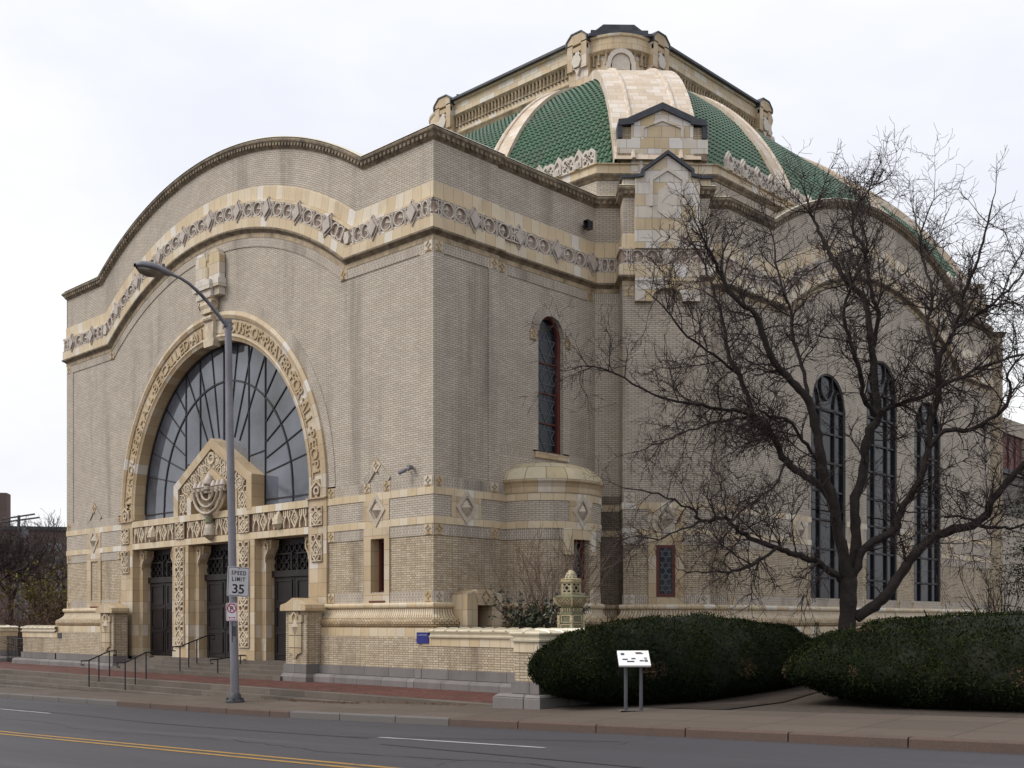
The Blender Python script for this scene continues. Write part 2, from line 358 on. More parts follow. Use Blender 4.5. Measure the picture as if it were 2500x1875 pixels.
M_LEAD = mat('dark_lead_roof', (.038, .042, .055), .5, .2, .5, .3, 3, stain=(.5, (.12, .13, .14), 1, .8))
M_FLAT = mat('flat_roof_felt', (.12, .115, .11), .9)
M_GRAN = brick('grey_granite_base', [(0, (.16, .147, .143)), (.5, (.205, .188, .184)), (1, (.25, .23, .222))], 1.05, .6, (.05, .045, .045), .01, offset=0, rough=.8, stain=(.6, (.10, .09, .085), 1.4, .5), var=.12)
M_STEP = brick('sandstone_steps', [(0, (.105, .087, .072)), (1, (.15, .126, .107))], 1.5, 5, (.06, .05, .045), .01, offset=0, rough=.85, stain=(.6, (.09, .08, .075), 1.2, 2), var=.15)
M_GLASS = mat('dark_window_glass', (.010, .014, .020), .12, spec=.35, var=.4, vs=.7)
M_GLASSA = mat('reflection_mottled_glass', (.07, .078, .10), .045, spec=1, var=.75, vs=.45)  # blue-grey glass; mottled sky and branch reflections painted into its colour
M_GLASSB = mat('dim_glass', (.010, .012, .016), .18, spec=.3, var=.5, vs=.9)
M_MULL = mat('black_mullion', (.016, .016, .020), .55)
M_URN = mat('weathered_urn_glaze', (.46, .385, .24), .4, spec=.5, var=.25, vs=14, stain=(.6, (.12, .12, .07), 10, 8, .45, .62))
M_RED = mat('red_painted_frame', (.105, .026, .020), .55, var=.2)
M_DOOR = mat('black_bronze_door', (.016, .012, .0125), .42, .1, .4, .4, 2, bump=.2, bs=8)
M_LATT = mat('blue_grey_lead_came', (.10, .12, .14), .5)
M_STEEL = mat('grey_painted_steel', (.19, .186, .21), .5, .3, .5, .15, 2, stain=(.6, (.05, .045, .045), 3, .4))
M_STEELD = mat('dark_grey_steel', (.06, .06, .066), .55, .3)
M_LENS = mat('lamp_lens', (.14, .12, .09), .25, spec=.6)
M_WHITE = mat('sign_white', (.52, .52, .55), .4, var=.05)
M_PANEL = mat('panel_white', (.80, .80, .80), .25, var=.03)
M_BLACK = mat('sign_black', (.008, .008, .01), .5)
M_SRED = mat('sign_red', (.30, .012, .03), .45)
M_BLUE = mat('plaque_blue', (.018, .022, .17), .4, var=.25)
M_BLUET = mat('plaque_lettering', (.35, .36, .55), .4)
M_RAIL = mat('dark_iron_rail', (.025, .026, .032), .5, .4)
M_BARK = mat('dark_bark', (.024, .018, .016), .9, var=.45, vs=6, bump=1, bs=14)
M_TWIG = mat('twig_bark', (.030, .019, .018), .85, var=.3, vs=2)
M_BROWN = mat('brown_twigs', (.075, .042, .03), .9, var=.4, vs=2)
M_SHRUBT = mat('pale_shrub_stems', (.13, .085, .06), .8, var=.3)
M_HEDGE = mat('yew_foliage', (.0105, .0165, .0050), .85, spec=.08, var=.5, vs=1.3)
M_HEDGE3 = mat('dead_foliage', (.07, .042, .02), .9, var=.4)
M_HEDGE2 = mat('yew_young_tips', (.026, .030, .008), .85, spec=.08, var=.4, vs=2)
M_HEDGEI = mat('hedge_inside', (.009, .011, .005), .95)
M_LEAF = mat('glossy_evergreen_leaf', (.018, .028, .010), .4, spec=.5, var=.4)
M_GOLD = mat('yellow_evergreen', (.13, .105, .016), .8, var=.4)
M_DEADLEAF = mat('dead_leaves', (.15, .075, .03), .8, var=.5, vs=20)
M_SOIL = mat('soil', (.050, .038, .030), .95, var=.4, vs=3, bump=.6, bs=20)
def ground_mat(name, col, var, scale, rough, spots, joint=None, bump=.3, marks=None):
    m = bpy.data.materials.new(name); m.use_nodes = True; t = m.node_tree; b = t.nodes['Principled BSDF']; N = t.nodes.new; L = t.links.new
    b.inputs['Roughness'].default_value = rough; b.inputs['Specular IOR Level'].default_value = .35; tc = N('ShaderNodeTexCoord')
    def noise(s, d=6, sc=(1, 1, 1)):
        mp = N('ShaderNodeMapping'); mp.inputs['Scale'].default_value = sc; L(tc.outputs['Object'], mp.inputs[0])
        n = N('ShaderNodeTexNoise'); n.inputs['Scale'].default_value = s; n.inputs['Detail'].default_value = d; n.inputs['Roughness'].default_value = .65; L(mp.outputs[0], n.inputs['Vector']); return n.outputs['Fac']
    r = N('ShaderNodeValToRGB'); r.color_ramp.elements[0].position = .3; r.color_ramp.elements[1].position = .7
    r.color_ramp.elements[0].color = tuple(c*(1-var) for c in col)+(1,); r.color_ramp.elements[1].color = tuple(c*(1+var) for c in col)+(1,)
    L(noise(scale), r.inputs[0]); out = r.outputs[0]
    for (s, sc, lo, hi, amt, c) in spots:
        mr = N('ShaderNodeMapRange'); mr.inputs[1].default_value = lo; mr.inputs[2].default_value = hi; mr.inputs[4].default_value = amt; L(noise(s, 8, sc), mr.inputs[0])
        mx = N('ShaderNodeMixRGB'); mx.inputs[2].default_value = tuple(c)+(1,); L(mr.outputs[0], mx.inputs[0]); L(out, mx.inputs[1]); out = mx.outputs[0]
    if joint:
        br = N('ShaderNodeTexBrick'); L(tc.outputs['Object'], br.inputs['Vector']); br.offset = 0
        for k, v in (('Scale', 1), ('Mortar Size', .012), ('Mortar Smooth', .2), ('Brick Width', joint[0]), ('Row Height', joint[1])): br.inputs[k].default_value = v
        br.inputs['Color1'].default_value = (.88, .88, .88, 1); br.inputs['Color2'].default_value = (1.12, 1.1, 1.08, 1); br.inputs['Mortar'].default_value = (.4, .38, .36, 1)
        mu = N('ShaderNodeMixRGB'); mu.blend_type = 'MULTIPLY'; mu.inputs[0].default_value = 1; L(out, mu.inputs[1]); L(br.outputs['Color'], mu.inputs[2]); out = mu.outputs[0]
    L(out, b.inputs['Base Color'])
    bp = N('ShaderNodeBump'); bp.inputs['Strength'].default_value = bump; bp.inputs['Distance'].default_value = .01; L(noise(60, 4), bp.inputs['Height']); L(bp.outputs[0], b.inputs['Normal'])
    return m
M_ASPH = ground_mat('asphalt', (.053, .051, .058), .12, 90, .72, [(.35, (.25, 3, 1), .48, .70, .55, (.036, .035, .040)), (6, (1, 1, 1), .62, .72, .25, (.10, .10, .105)), (.9, (.05, 1.6, 1), .52, .70, .5, (.088, .085, .092)), (1.1, (.6, .9, 1), .60, .66, .35, (.034, .034, .037)), (14, (1, 1, 1), .68, .72, .6, (.02, .02, .022))])
M_WALK = ground_mat('concrete_sidewalk', (.100, .079, .064), .14, 40, .85, [(.5, (.4, 2, 1), .5, .75, .5, (.10, .075, .062)), (1.2, (.4, 1.5, 1), .60, .72, .5, (.15, .128, .115)), (9, (1, 1, 1), .66, .72, .4, (.05, .04, .035)), (.8, (1.2, .7, 1), .56, .70, .45, (.075, .055, .045)), (30, (1, 1, 1), .70, .74, .7, (.03, .026, .024))], joint=(1.6, 1.1))
M_CURBB = ground_mat('brown_curb', (.10, .068, .056), .2, 30, .85, [(2, (1, 1, 1), .5, .7, .5, (.07, .055, .05))])
M_CURBG = ground_mat('grey_curb', (.125, .115, .11), .15, 30, .85, [(2, (1, 1, 1), .5, .7, .45, (.14, .125, .12))])
M_YEL = ground_mat('worn_yellow_paint', (.33, .19, .045), .15, 40, .7, [(7, (.5, 2, 1), .52, .66, .75, (.09, .08, .07))])
M_LINE = ground_mat('worn_white_paint', (.38, .38, .39), .12, 40, .7, [(5, (.5, 2, 1), .5, .62, .8, (.10, .10, .11))])
M_CRACK = mat('asphalt_sealer', (.026, .026, .03), .6)
M_GRASS = ground_mat('winter_ground', (.060, .046, .036), .35, 8, .95, [(.6, (1, 1, 1), .55, .75, .35, (.04, .042, .022)), (2.5, (1, 1, 1), .58, .72, .4, (.09, .075, .06))])
M_PAVE = brick('red_brick_paving', [(0, (.062, .019, .015)), (.5, (.088, .027, .020)), (1, (.105, .038, .029))], .2, .1, (.11, .06, .05), .008, rough=.8, stain=None, var=.25)
def salt(m):      # white salt residue left on the paving
    t = m.node_tree; b = t.nodes['Principled BSDF']; N = t.nodes.new; L = t.links.new; src = b.inputs['Base Color'].links[0].from_socket
    tc = N('ShaderNodeTexCoord'); mp = N('ShaderNodeMapping'); mp.inputs['Scale'].default_value = (.5, 1.6, 1); L(tc.outputs['Object'], mp.inputs[0])
    n = N('ShaderNodeTexNoise'); n.inputs['Scale'].default_value = 2.2; n.inputs['Detail'].default_value = 10; n.inputs['Roughness'].default_value = .75; L(mp.outputs[0], n.inputs['Vector'])
    mr = N('ShaderNodeMapRange'); mr.inputs[1].default_value = .56; mr.inputs[2].default_value = .70; mr.inputs[4].default_value = .6; L(n.outputs['Fac'], mr.inputs[0])
    mx = N('ShaderNodeMixRGB'); mx.inputs[2].default_value = (.24, .20, .195, 1); L(mr.outputs[0], mx.inputs[0]); L(src, mx.inputs[1]); L(mx.outputs[0], b.inputs['Base Color'])
salt(M_PAVE)
# ---------------------------------------------------------------- the temple
UC = -10.93; K = sqrt(.5); HC = (-10.93, 20.4)
T = thing('domed_temple', 'large buff brick and cream terracotta temple with arched front and green tiled dome', 'building')
F = Fr(0, 0, 1, 0); FS = Fr(-.07, 0, 0, 1); FD = Fr(0, 6.9, K, K); FE = Fr(2.87, HC[1], 0, 1)
dpt = lambda s, o: FD(s, 0, o)[:2]
SIDE = [(0, 0), (0, 2.5), (-.07, 2.5), (-.07, 6.83), dpt(.66, 0), dpt(.66, .86), dpt(3.34, .86), dpt(3.34, 0), (2.87, 9.77)]
TUR = (-.07, 4.5); TR = 1.66
def tarc(a0, a1, n=16, r=TR): return [(TUR[0]+r*cos(a0+(a1-a0)*k/n), TUR[1]+r*sin(a0+(a1-a0)*k/n)) for k in range(n+1)]
TW0, TW1 = R(-8)-.185, R(-8)+.185
LOW_A = [(0, 0), (0, 2.5), (-.07, 2.5)]+tarc(-pi/2, pi/2, 26)+[(-.07, 6.83), dpt(.66, 0), dpt(.66, .86), dpt(3.34, .86), dpt(3.34, 0), (2.87, 9.77)]
XL = -21.86
# ---- parapet, frieze and mouldings of the two arched fronts and the straight side
CORN = [(-.06, -.35), (-.06, .1), (0, .16), (.05, .15), (.11, .09), (.19, .05), (.24, 0), (.26, -.02)]
ROWS = [('parapet', [(.26, -.02), (1.36, -.02)], 'M_BRICKW'), ('cream_course', [(1.36, -.02), (1.385, .02), (1.61, .02), (1.78, .02), (1.80, .115), (1.87, .115), (1.87, .06)], 'M_TCS'),
        ('frieze_ground', [(1.87, .06), (2.31, .06)], 'M_FRB'), ('cream_ledge', [(2.31, .06), (2.31, .115), (2.63, .115)], 'M_TCS'),
        ('dark_moulding', [(2.63, .115), (2.65, .15), (2.70, .14), (2.75, .06), (2.79, .02), (2.80, .012)], 'M_MOULD'), ('tan_fillet', [(2.80, .012), (2.93, .012), (2.93, 0)], 'M_DENT'),
        ('soldier_course', [(2.93, 0), (3.22, 0), (3.22, -.025)], 'M_SOLD')]
def coping(M, uc, u0, u1, c0, c1, name, n=40):
    mb = MB(); arcsweep(mb, M, uc, u0, u1, [(-.06, -.5)]+CORN[1:], c0, c1, 0, n)
    # egg and dart blocks under the cornice
    ps = arc_pts(uc, u0, u1, .12, n); L = [0]
    for a, b in zip(ps, ps[1:]): L.append(L[-1]+math.dist(a, b))
    d = .1
    while d < L[-1]-.05:
        i = max(j for j in range(len(L)) if L[j] <= d and j < len(L)-1); t = (d-L[i])/(L[i+1]-L[i]); p = [ps[i][k]+(ps[i+1][k]-ps[i][k])*t for k in (0, 1)]
        dx, dz = ps[i+1][0]-ps[i][0], ps[i+1][1]-ps[i][1]; l = math.hypot(dx, dz); dx /= l; dz /= l
        q = [(p[0]+a*dx-b*dz, p[1]+a*dz+b*dx) for a, b in ((-.04, -.06), (.04, -.06), (.055, .06), (-.055, .06))]
        prism(mb, M, q, .04, .115, 0); d += .17
    o = mb.build(name, M_MOULD, T)
    mb = MB(); arcsweep(mb, M, uc, u0, u1, [(-.10, -.45), (-.105, -.05), (-.09, .11), (-.06, .14)], c0, c1, 0, n); mb.build('coping_tiles', M_CAPT, o)
    return o
def frieze_units(M, s_list, tile=None):
    # relief frieze between successive centres of plaques: bars, two ringed stars; M maps (s along, v from middle, out)
    mb = MB()
    for a, b in s_list:
        c = (a+b)/2; w = b-a; e = w/1.69
        for x in (c, c-.545*e, c+.545*e): mbox(mb, M, x-.034, x-.014, -.235, .235, 0, .07); mbox(mb, M, x+.014, x+.034, -.235, .235, 0, .07)
        for x in (c-.275*e, c+.275*e):
            rr = min(.215, .25*e); ribbon(mb, M, circ((x, 0), rr, 18, ry=.2), .030, 0, .065, True)
            st = [(x+q*cos(k*pi/4), q2*sin(k*pi/4)) for k in range(8) for q, q2 in [((rr*.82, .165) if k % 2 == 0 else (rr*.34, .07))]]
            pyramid(mb, M, st, (x, 0), .0, .085)
        for sg, x in ((1, c-.545*e), (-1, c+.545*e)):
            ribbon(mb, M, [(x, .19), (x-sg*.13*e, .19), (x-sg*.13*e, -.19), (x, -.19)], .03, 0, .05)
            ribbon(mb, M, [(x, .12), (x-sg*.24*e, -.14)], .028, 0, .055); ribbon(mb, M, [(x, -.12), (x-sg*.24*e, .14)], .028, 0, .055)
    if s_list:
        s0, s1 = s_list[0][0], s_list[-1][1]
        for v in (-.215, .215):
            n = max(1, int((s1-s0)/.4)); ribbon(mb, M, [(s0+(s1-s0)*k/n, v*.93) for k in range(n+1)], .03, 0, .045)
    return mb
def plaque(M, s, parent, g=.235, h=.315, thin=.75):
    mb = MB(); prism(mb, M, [(s-g, 0), (s, -h), (s+g, 0), (s, h)], .0, .07); prism(mb, M, [(s-g*.8, 0), (s, -h*.8), (s+g*.8, 0), (s, h*.8)], .07, .17*thin)
    ribbon(mb, M, [(s-g*1.08, 0), (s, -h*1.12), (s+g*1.08, 0), (s, h*1.12)], .025, 0, .09, True)
    return mb.build('frieze_plaque', M_PLQ, parent)
def arched_front(M, uc, u0, u1, c0, c1, tagn, flats):
    pr = coping(M, uc, u0, u1, c0, c1, 'cornice')
    fr = None
    for name, prof, mm in ROWS:
        mb = MB(); arcsweep(mb, M, uc, u0, u1, prof, c0, c1)
        o = mb.build(name if name != 'frieze_ground' else 'frieze', globals()[mm], T)
        if name == 'frieze_ground': fr = o
    # ornament on the arc and on the level ends
    Rm = ARC_R0-2.09; h = arc_h(2.09); th = asin(h/Rm)
    MA = lambda s, v, o: M(uc+(Rm+v)*sin(s/Rm), ARC_ZC+(Rm+v)*cos(s/Rm), o+.06)
    MF = lambda s, v, o: M(s, ARC_ZV-2.09+v, o+.06)
    S = [k*1.69 for k in range(-4, 5)]; e = Rm*th
    frieze_units(MA, list(zip(S, S[1:]))).build('frieze_relief', M_FRZ, fr)
    for s in S: plaque(MA, s, fr)
    mb = MB()
    for sg in (-1, 1):
        a = sg*S[-1]; b = sg*e
        for k in (.35, .62): ribbon(mb, MA, circ((a+(b-a)*k, 0), .17, 16, ry=.19), .036, 0, .06, True)
        for k in (.48, .76): x = a+(b-a)*k; mbox(mb, MA, min(x-.02, x+.02), x+.02, -.22, .22, 0, .07)
        prism(mb, MF, [(uc+sg*h-.13, 0), (uc+sg*h-.07, -.17), (uc+sg*h+.07, -.17), (uc+sg*h+.13, 0), (uc+sg*h+.07, .17), (uc+sg*h-.07, .17)], 0, .1)
    for fl in flats:
        mb2 = frieze_units(MF, fl[1]); mb.v, mb.f  # relief of the level ends
        mb2.build('frieze_relief', M_FRZ, fr)
        for s in fl[0]: plaque(MF, s, fr)
    mb.build('frieze_relief', M_FRZ, fr)
    return fr
hh = arc_h(2.09)
vr, vl = UC+hh, UC-hh
arched_front(F, UC, XL, 0, 1, 1, 'f', [([-.71, -2.39], [(vr+.12, -2.39), (-2.39, -.71), (-.71, .06)]), ([XL+.71, XL+2.39], [(XL-.06, XL+.71), (XL+.71, XL+2.39), (XL+2.39, vl-.12)])])
eh = 10.63
arched_front(FE, 0, -eh, eh, .414, .414, 'e', [([-eh+1.4], [(-eh+.1, -eh+1.4), (-eh+1.4, -hh-.1)]), ([eh-1.4], [(hh+.1, eh-1.4), (eh-1.4, eh-.1)])])
# level rows along the side wall, recesses and corner buttress
d1 = (0, 1)
def sweep_rows(path, d0, d1, parent):
    for name, prof, mm in ROWS:
        mb = MB(); plansweep(mb, path, [(ARC_ZV-t, o) for t, o in prof], d0, d1)
        mb.build(name if name != 'frieze_ground' else 'frieze', globals()[mm], parent)
    mb = MB(); plansweep(mb, path, [(ARC_ZV-t, o) for t, o in [(-.06, -.5)]+CORN[1:]], d0, d1)
    for a, b in zip(path, path[1:]):
        l = math.dist(a, b); n = int(l/.17)
        if n < 2: continue
        M = Fr(a[0], a[1], (b[0]-a[0])/l, (b[1]-a[1])/l)
        for k in range(n): s = (k+.5)*l/n; prism(mb, M, [(s-.04, ARC_ZV-.18), (s+.04, ARC_ZV-.18), (s+.055, ARC_ZV-.06), (s-.055, ARC_ZV-.06)], .04, .115)
    o = mb.build('cornice', M_MOULD, parent)
    mb = MB(); plansweep(mb, path, [(ARC_ZV+.10, -.45), (ARC_ZV+.105, -.05), (ARC_ZV+.09, .11), (ARC_ZV+.06, .14)], d0, d1); mb.build('coping_tiles', M_CAPT, o)
sweep_rows(SIDE, (1, 0), (0, 1), T)
zf = ARC_ZV-2.09
MS1 = lambda s, v, o: F(0, 0, 0) and (0+o+.06, s, zf+v); MS2 = lambda s, v, o: (-.07+o+.06, s, zf+v)
mb = frieze_units(MS2, [(3.26, 4.91), (4.91, 6.56)]); fs = mb.build('frieze_relief', M_FRZ, T)
frieze_units(MS1, [(-.06, 1.40), (1.40, 3.2)]).build('frieze_relief', M_FRZ, fs)
for s in (1.40,): plaque(MS1, s, fs)
for s in (3.26, 4.91, 6.56): plaque(MS2, s, fs)
MDb = lambda s, v, o: FD(s, zf+v, .86+.06+o); MDr = lambda s, v, o: FD(s, zf+v, .06+o)
frieze_units(MDb, [(.64, 2.0), (2.0, 3.36)]).build('frieze_relief', M_FRZ, fs); plaque(MDb, 2.0, fs)
frieze_units(MDr, [(-.03, .64)]).build('frieze_relief', M_FRZ, fs); frieze_units(MDr, [(3.36, 4.0)]).build('frieze_relief', M_FRZ, fs)
# ---- brick body above the string courses
ZB, ZT = 6.12, ARC_ZV-3.22
ZA = 6.16; RO, RS = 6.3, 6.64
def ring_top(r): return lambda s: ZA+sqrt(max(0, r*r-(s-UC)**2)) if abs(s-UC) < r else ZB
mb = MB(); FR_ = lambda s, v, o: F(s, v, o-.025)
wall(mb, FR_, XL+.55, -.55, lambda s: max(ZB, ring_top(RS)(s)) if abs(s-UC) < RS else ZB, lambda s: arc_z(UC, s, 3.22), extra=[UC+RS*sin(R(k*3)) for k in range(-30, 31)]+[UC+7*k/20 for k in range(-20, 21)]+[UC-arc_h(3.22), UC+arc_h(3.22), UC-RS+1e-4, UC+RS-1e-4])
wall(mb, F, XL, XL+.55, ZB, ZT); wall(mb, F, -.55, 0, ZB, ZT)
for s in (XL+.55, -.55): mb.face([F(s, ZB, -.025), F(s, ZT, -.025), F(s, ZT, 0), F(s, ZB, 0)])
mb.build('front_wall', M_BRICKW, T)
mb = MB()
for i in range(60):
    a, b = pi*i/60, pi*(i+1)/60
    P = lambda a, r, o: F(UC+r*cos(a), ZA+r*sin(a), o)
    mb.face([P(a, RO, -.002), P(a, RS, -.002), P(b, RS, -.002), P(b, RO, -.002)], [(a*RO, RO), (a*RO, RS), (b*RO, RS), (b*RO, RO)])
    mb.face([P(a, RS, -.03), P(b, RS, -.03), P(b, RS, -.002), P(a, RS, -.002)])
mb.build('soldier_arch_ring', M_SOLD, T)
mb = MB()      # side wall
win = (4.25, 5.35, 7.2, lambda s: 10.75+sqrt(max(0, .55**2-(s-4.8)**2)))
F0 = Fr(0, 0, 0, 1); wall(mb, F0, 0, .38, ZB, ZT); wall(mb, F0, 2.08, 2.5, ZB, ZT); wall(mb, Fr(-.03, 0, 0, 1), .38, 2.08, ZB, ZT)
for y in (.38, 2.08): mb.face([(0, y, ZB), (-.03, y, ZB), (-.03, y, ZT), (0, y, ZT)])
wall(mb, FS, 2.5, 6.9, ZB, 6.95); wall(mb, FS, 2.5, 2.9, 7.25, ZT); wall(mb, FS, 6.45, 6.9, 7.25, ZT); wall(mb, Fr(-.095, 0, 0, 1), 2.9, 6.45, 7.25, ZT, [win], .28)
for y in (2.9, 6.45): mb.face([(-.07, y, 7.25), (-.095, y, 7.25), (-.095, y, ZT), (-.07, y, ZT)])
mb.face([(-.07, 2.9, 7.25), (-.07, 6.45, 7.25), (-.095, 6.45, 7.25), (-.095, 2.9, 7.25)])
for z0, z1 in ((ZB, ZT),): mb.face([(0, 2.5, z0), (-.07, 2.5, z0), (-.07, 2.5, z1), (0, 2.5, z1)][::-1])
plansweep(mb, SIDE[3:], [(ZB, 0), (ZT, 0)], None, (0, 1))
mb.build('side_wall', M_BRICKW, T)
mb = MB(); wall(mb, FS, 2.5, 6.83, 6.95, 7.2); wall(mb, FS, 2.5, 4.0, 7.2, 7.25); wall(mb, FS, 5.6, 6.83, 7.2, 7.25)
M2 = lambda s, v, o: FS(s, v, o)
for i in range(14):
    a, b = pi*i/14, pi*(i+1)/14
    P = lambda a, r, o: FS(4.8+r*cos(a), 10.75+r*sin(a), o)
    mb.face([P(a, .55, .004), P(a, .86, .004), P(b, .86, .004), P(b, .55, .004)], [(a*.7, .55), (a*.7, .86), (b*.7, .86), (b*.7, .55)])
mb.build('soldier_course', M_SOLD, T)
mb = MB(); mbox(mb, FS, 4.05, 5.55, 7.03, 7.2, -.2, .06); mb.build('window_sill', M_JAMB, T)
def star_tile(M, s, v, w=.3, h=.29, m=None):
    mb = MB(); mbox(mb, M, s-w/2, s+w/2, v-h/2, v+h/2, -.01, .012)
    st = [(s+q*cos(k*pi/4+pi/2), v+.03+q*sin(k*pi/4+pi/2)) for k in range(8) for q in [(.105 if k % 2 == 0 else .045)]]
    ribbon(mb, M, st, .016, .012, .03, True, 1); mbox(mb, M, s-.09, s+.09, v-h/2+.02, v-h/2+.04, .012, .03, m=1)
    return mb.build('star_tile', [m or M_JAMB, M_DENT], T)
# arched stained window of the side wall
def lead_lattice(mb, M, s0, s1, v0, v1, top, o, step=.0):
    c = (s0+s1)/2; w = (s1-s0)/2; v = v0; k = 0; h = w*1.72
    while v < v1-.1:
        for sg in (1, -1):
            tr = [(c-w*.9, v+h*.29+ (0 if sg == 1 else h*.56)), (c+w*.9, v+h*.29+(0 if sg == 1 else h*.56)), (c, v+h*.29+(sg*h*.86 if sg == 1 else -h*.30))]
            if max(p[1] for p in tr) < top: ribbon(mb, M, tr if sg == 1 else tr[::-1], .022, o, o+.015, True)
        v += h*1.18
wf = MB(); hw = .55; ws = lambda s: 10.75+sqrt(max(0, hw*hw-(s-4.8)**2))
poly = [(4.25, 7.2), (5.35, 7.2)]+[(4.8+hw*cos(a), 10.75+hw*sin(a)) for a in [pi*k/12 for k in range(13)]]
ribbon(wf, FS, [(p[0]*.9+4.8*.1, p[1]) for p in poly], .12, -.3, -.14, True)
for z in (8.12, 9.02, 9.92): mbox(wf, FS, 4.3, 5.3, z-.02, z+.02, -.28, -.2)
wfo = wf.build('stained_window', M_RED, T); wfo['label'] = 'tall narrow arched stained window in a red frame'
mb = MB(); prism(mb, FS, poly, -.3, -.25); mb.build('pane', M_GLASS, wfo)
mb = MB(); lead_lattice(mb, FS, 4.36, 5.24, 7.3, 11.2, 11.1, -.248); mb.build('star_leading', M_LATT, wfo)
for s in (4.02, 5.58): star_tile(FS, s, 10.62, .27, .3)
zt = ARC_ZV-3.075
for s in (-.19, -4.15+.28, XL+.19, UC-arc_h(3.075)-.05): star_tile(F, s, zt, .32)
for s in (.19, 2.3): star_tile(Fr(0, 0, 0, 1), s, zt, .32)
for s in (2.68, 6.6): star_tile(FS, s, zt, .3)
star_tile(Fr(*dpt(0, .86), K, K), .86, zt-.05, .28)
# ---- lower rows: string courses, soldier courses, base mouldings
def E_iv(z0, z1):       # solid stretches of the east wall between its three windows
    W3 = [(-5.45, -2.94), (-1.32, 1.23), (2.77, 5.29)]
    if z0 < 2.9: return [(-eh, eh)]
    x = [-eh]+[q for w in W3 for q in w]+[eh]; return list(zip(x[::2], x[1::2]))
LROW = [('soldier_course', 5.82, 6.12, 0, 'M_SOLD'), ('string_course', 5.62, 5.82, .02, 'M_TCS'), ('brick_band', 5.03, 5.62, 0, 'M_BRICK'), ('string_course', 4.84, 5.03, .02, 'M_TCS'),
        ('soldier_course', 4.53, 4.84, 0, 'M_SOLD'), ('lower_wall', 3.03, 4.53, -.02, 'M_BRICKL'), ('soldier_course', 2.72, 3.03, 0, 'M_SOLD')]
LEFTP = [(XL, 6.9), (XL, 0), (-17.23, 0)]
nA = len(LOW_A)
for name, z0, z1, o, mm in LROW:
    mb = MB(); pf = [(z0, 0), (z0, o), (z1, o), (z1, 0)] if o else [(z0, 0), (z1, 0)]
    plansweep(mb, LEFTP, pf)
    if name == 'lower_wall':
        plansweep(mb, [(-4.63, 0), (-2.7, 0)], pf); i0 = 3
        plansweep(mb, [(-1.95, 0), (0, 0), (0, 2.5), (-.07, 2.5)]+tarc(-pi/2, TW0, 13), pf); plansweep(mb, tarc(TW1, pi/2, 13)+LOW_A[-6:], pf, None, (0, 1))
        for a in (TW0, TW1): # window jambs of the round bay
            p, q = tarc(a, a, 1)[0], tarc(a, a, 1, TR-.3)[0]; mb.face([(*p, z0), (*q, z0), (*q, z1), (*p, z1)])
    else: plansweep(mb, [(-4.63, 0)]+LOW_A, pf, None, (0, 1))
    for a, b in E_iv(z0, z1): wall(mb, Fr(2.87+o, HC[1], 0, 1), a, b, z0, z1)
    mb.builds(name, globals()[mm], T)
mb = MB()
plansweep(mb, SIDE[3:5], [(2.0, .004), (6.1, .004)]); plansweep(mb, [SIDE[4], SIDE[5]], [(2.0, .004), (6.1, .004)]); mb.build('stained_recess', M_DARKB, T)
HOOD = (.66, 1.98)
P1 = [(-4.63, 0), (0, 0), (0, HOOD[0])]; P2 = [(0, HOOD[1]), (0, 2.5), (-.07, 2.5)]+tarc(-pi/2, pi/2, 26)+[(-.07, 6.83)]+SIDE[4:]+[(2.87, 31.03)]
BASE = [('base_moulding', [(2.72, 0), (2.72, .09), (2.69, .12), (2.61, .12), (2.58, .09), (2.57, .06)], 'M_TCS'), ('base_cove', [(2.57, .06), (2.50, .065), (2.43, .09), (2.37, .14), (2.33, .2), (2.31, .22)], 'M_FLUTE'),
        ('base_torus', [(2.31, .2), (2.29, .27), (2.24, .31), (2.18, .33), (2.12, .325), (2.07, .3), (2.04, .26)], 'M_SCALE')]
for name, prof, mm in BASE:
    mb = MB()
    for p, a, b in ((LEFTP, None, None), (P1, None, None), (P2, None, (0, 1))): plansweep(mb, p, prof, a, b)
    mb.builds(name, globals()[mm], T, smooth=50)
mb = MB(); mb2 = MB()
for p, a, b in ((LEFTP, None, None), ([(-4.63, 0), (0, 0), (0, 2.5), (-.07, 2.5)]+tarc(-pi/2, pi/2, 26)+[(-.07, 6.83)]+SIDE[4:]+[(2.87, 31.03)], None, (0, 1))):
    plansweep(mb, p, [(2.04, .26), (2.03, .3), (1.79, .3), (1.79, .26)], a, b); plansweep(mb2, p, [(1.79, .29), (.4, .29)], a, b)
mb.builds('cream_plinth_band', M_TCS, T); mb2.builds('plinth_wall', M_BRICKL, T)
zz = {5.97: 5.97, 4.68: 4.68, 2.875: 2.875}
for v in zz:
    for s in (-.2, -4.47, XL+.2, -17.4): star_tile(F, s, v, .32)
    for s in (.2, 2.3): star_tile(Fr(0, 0, 0, 1), s, v, .32, m=M_TILE0 if v < 3 else None)
    for s in (.86, 3.14): star_tile(Fr(*dpt(0, .86), K, K), s, v, .3, m=M_TILE0)
    star_tile(FE, -10.4, v, .3)
for s in (-2.80, -1.92): star_tile(F, s, 5.97, .3)
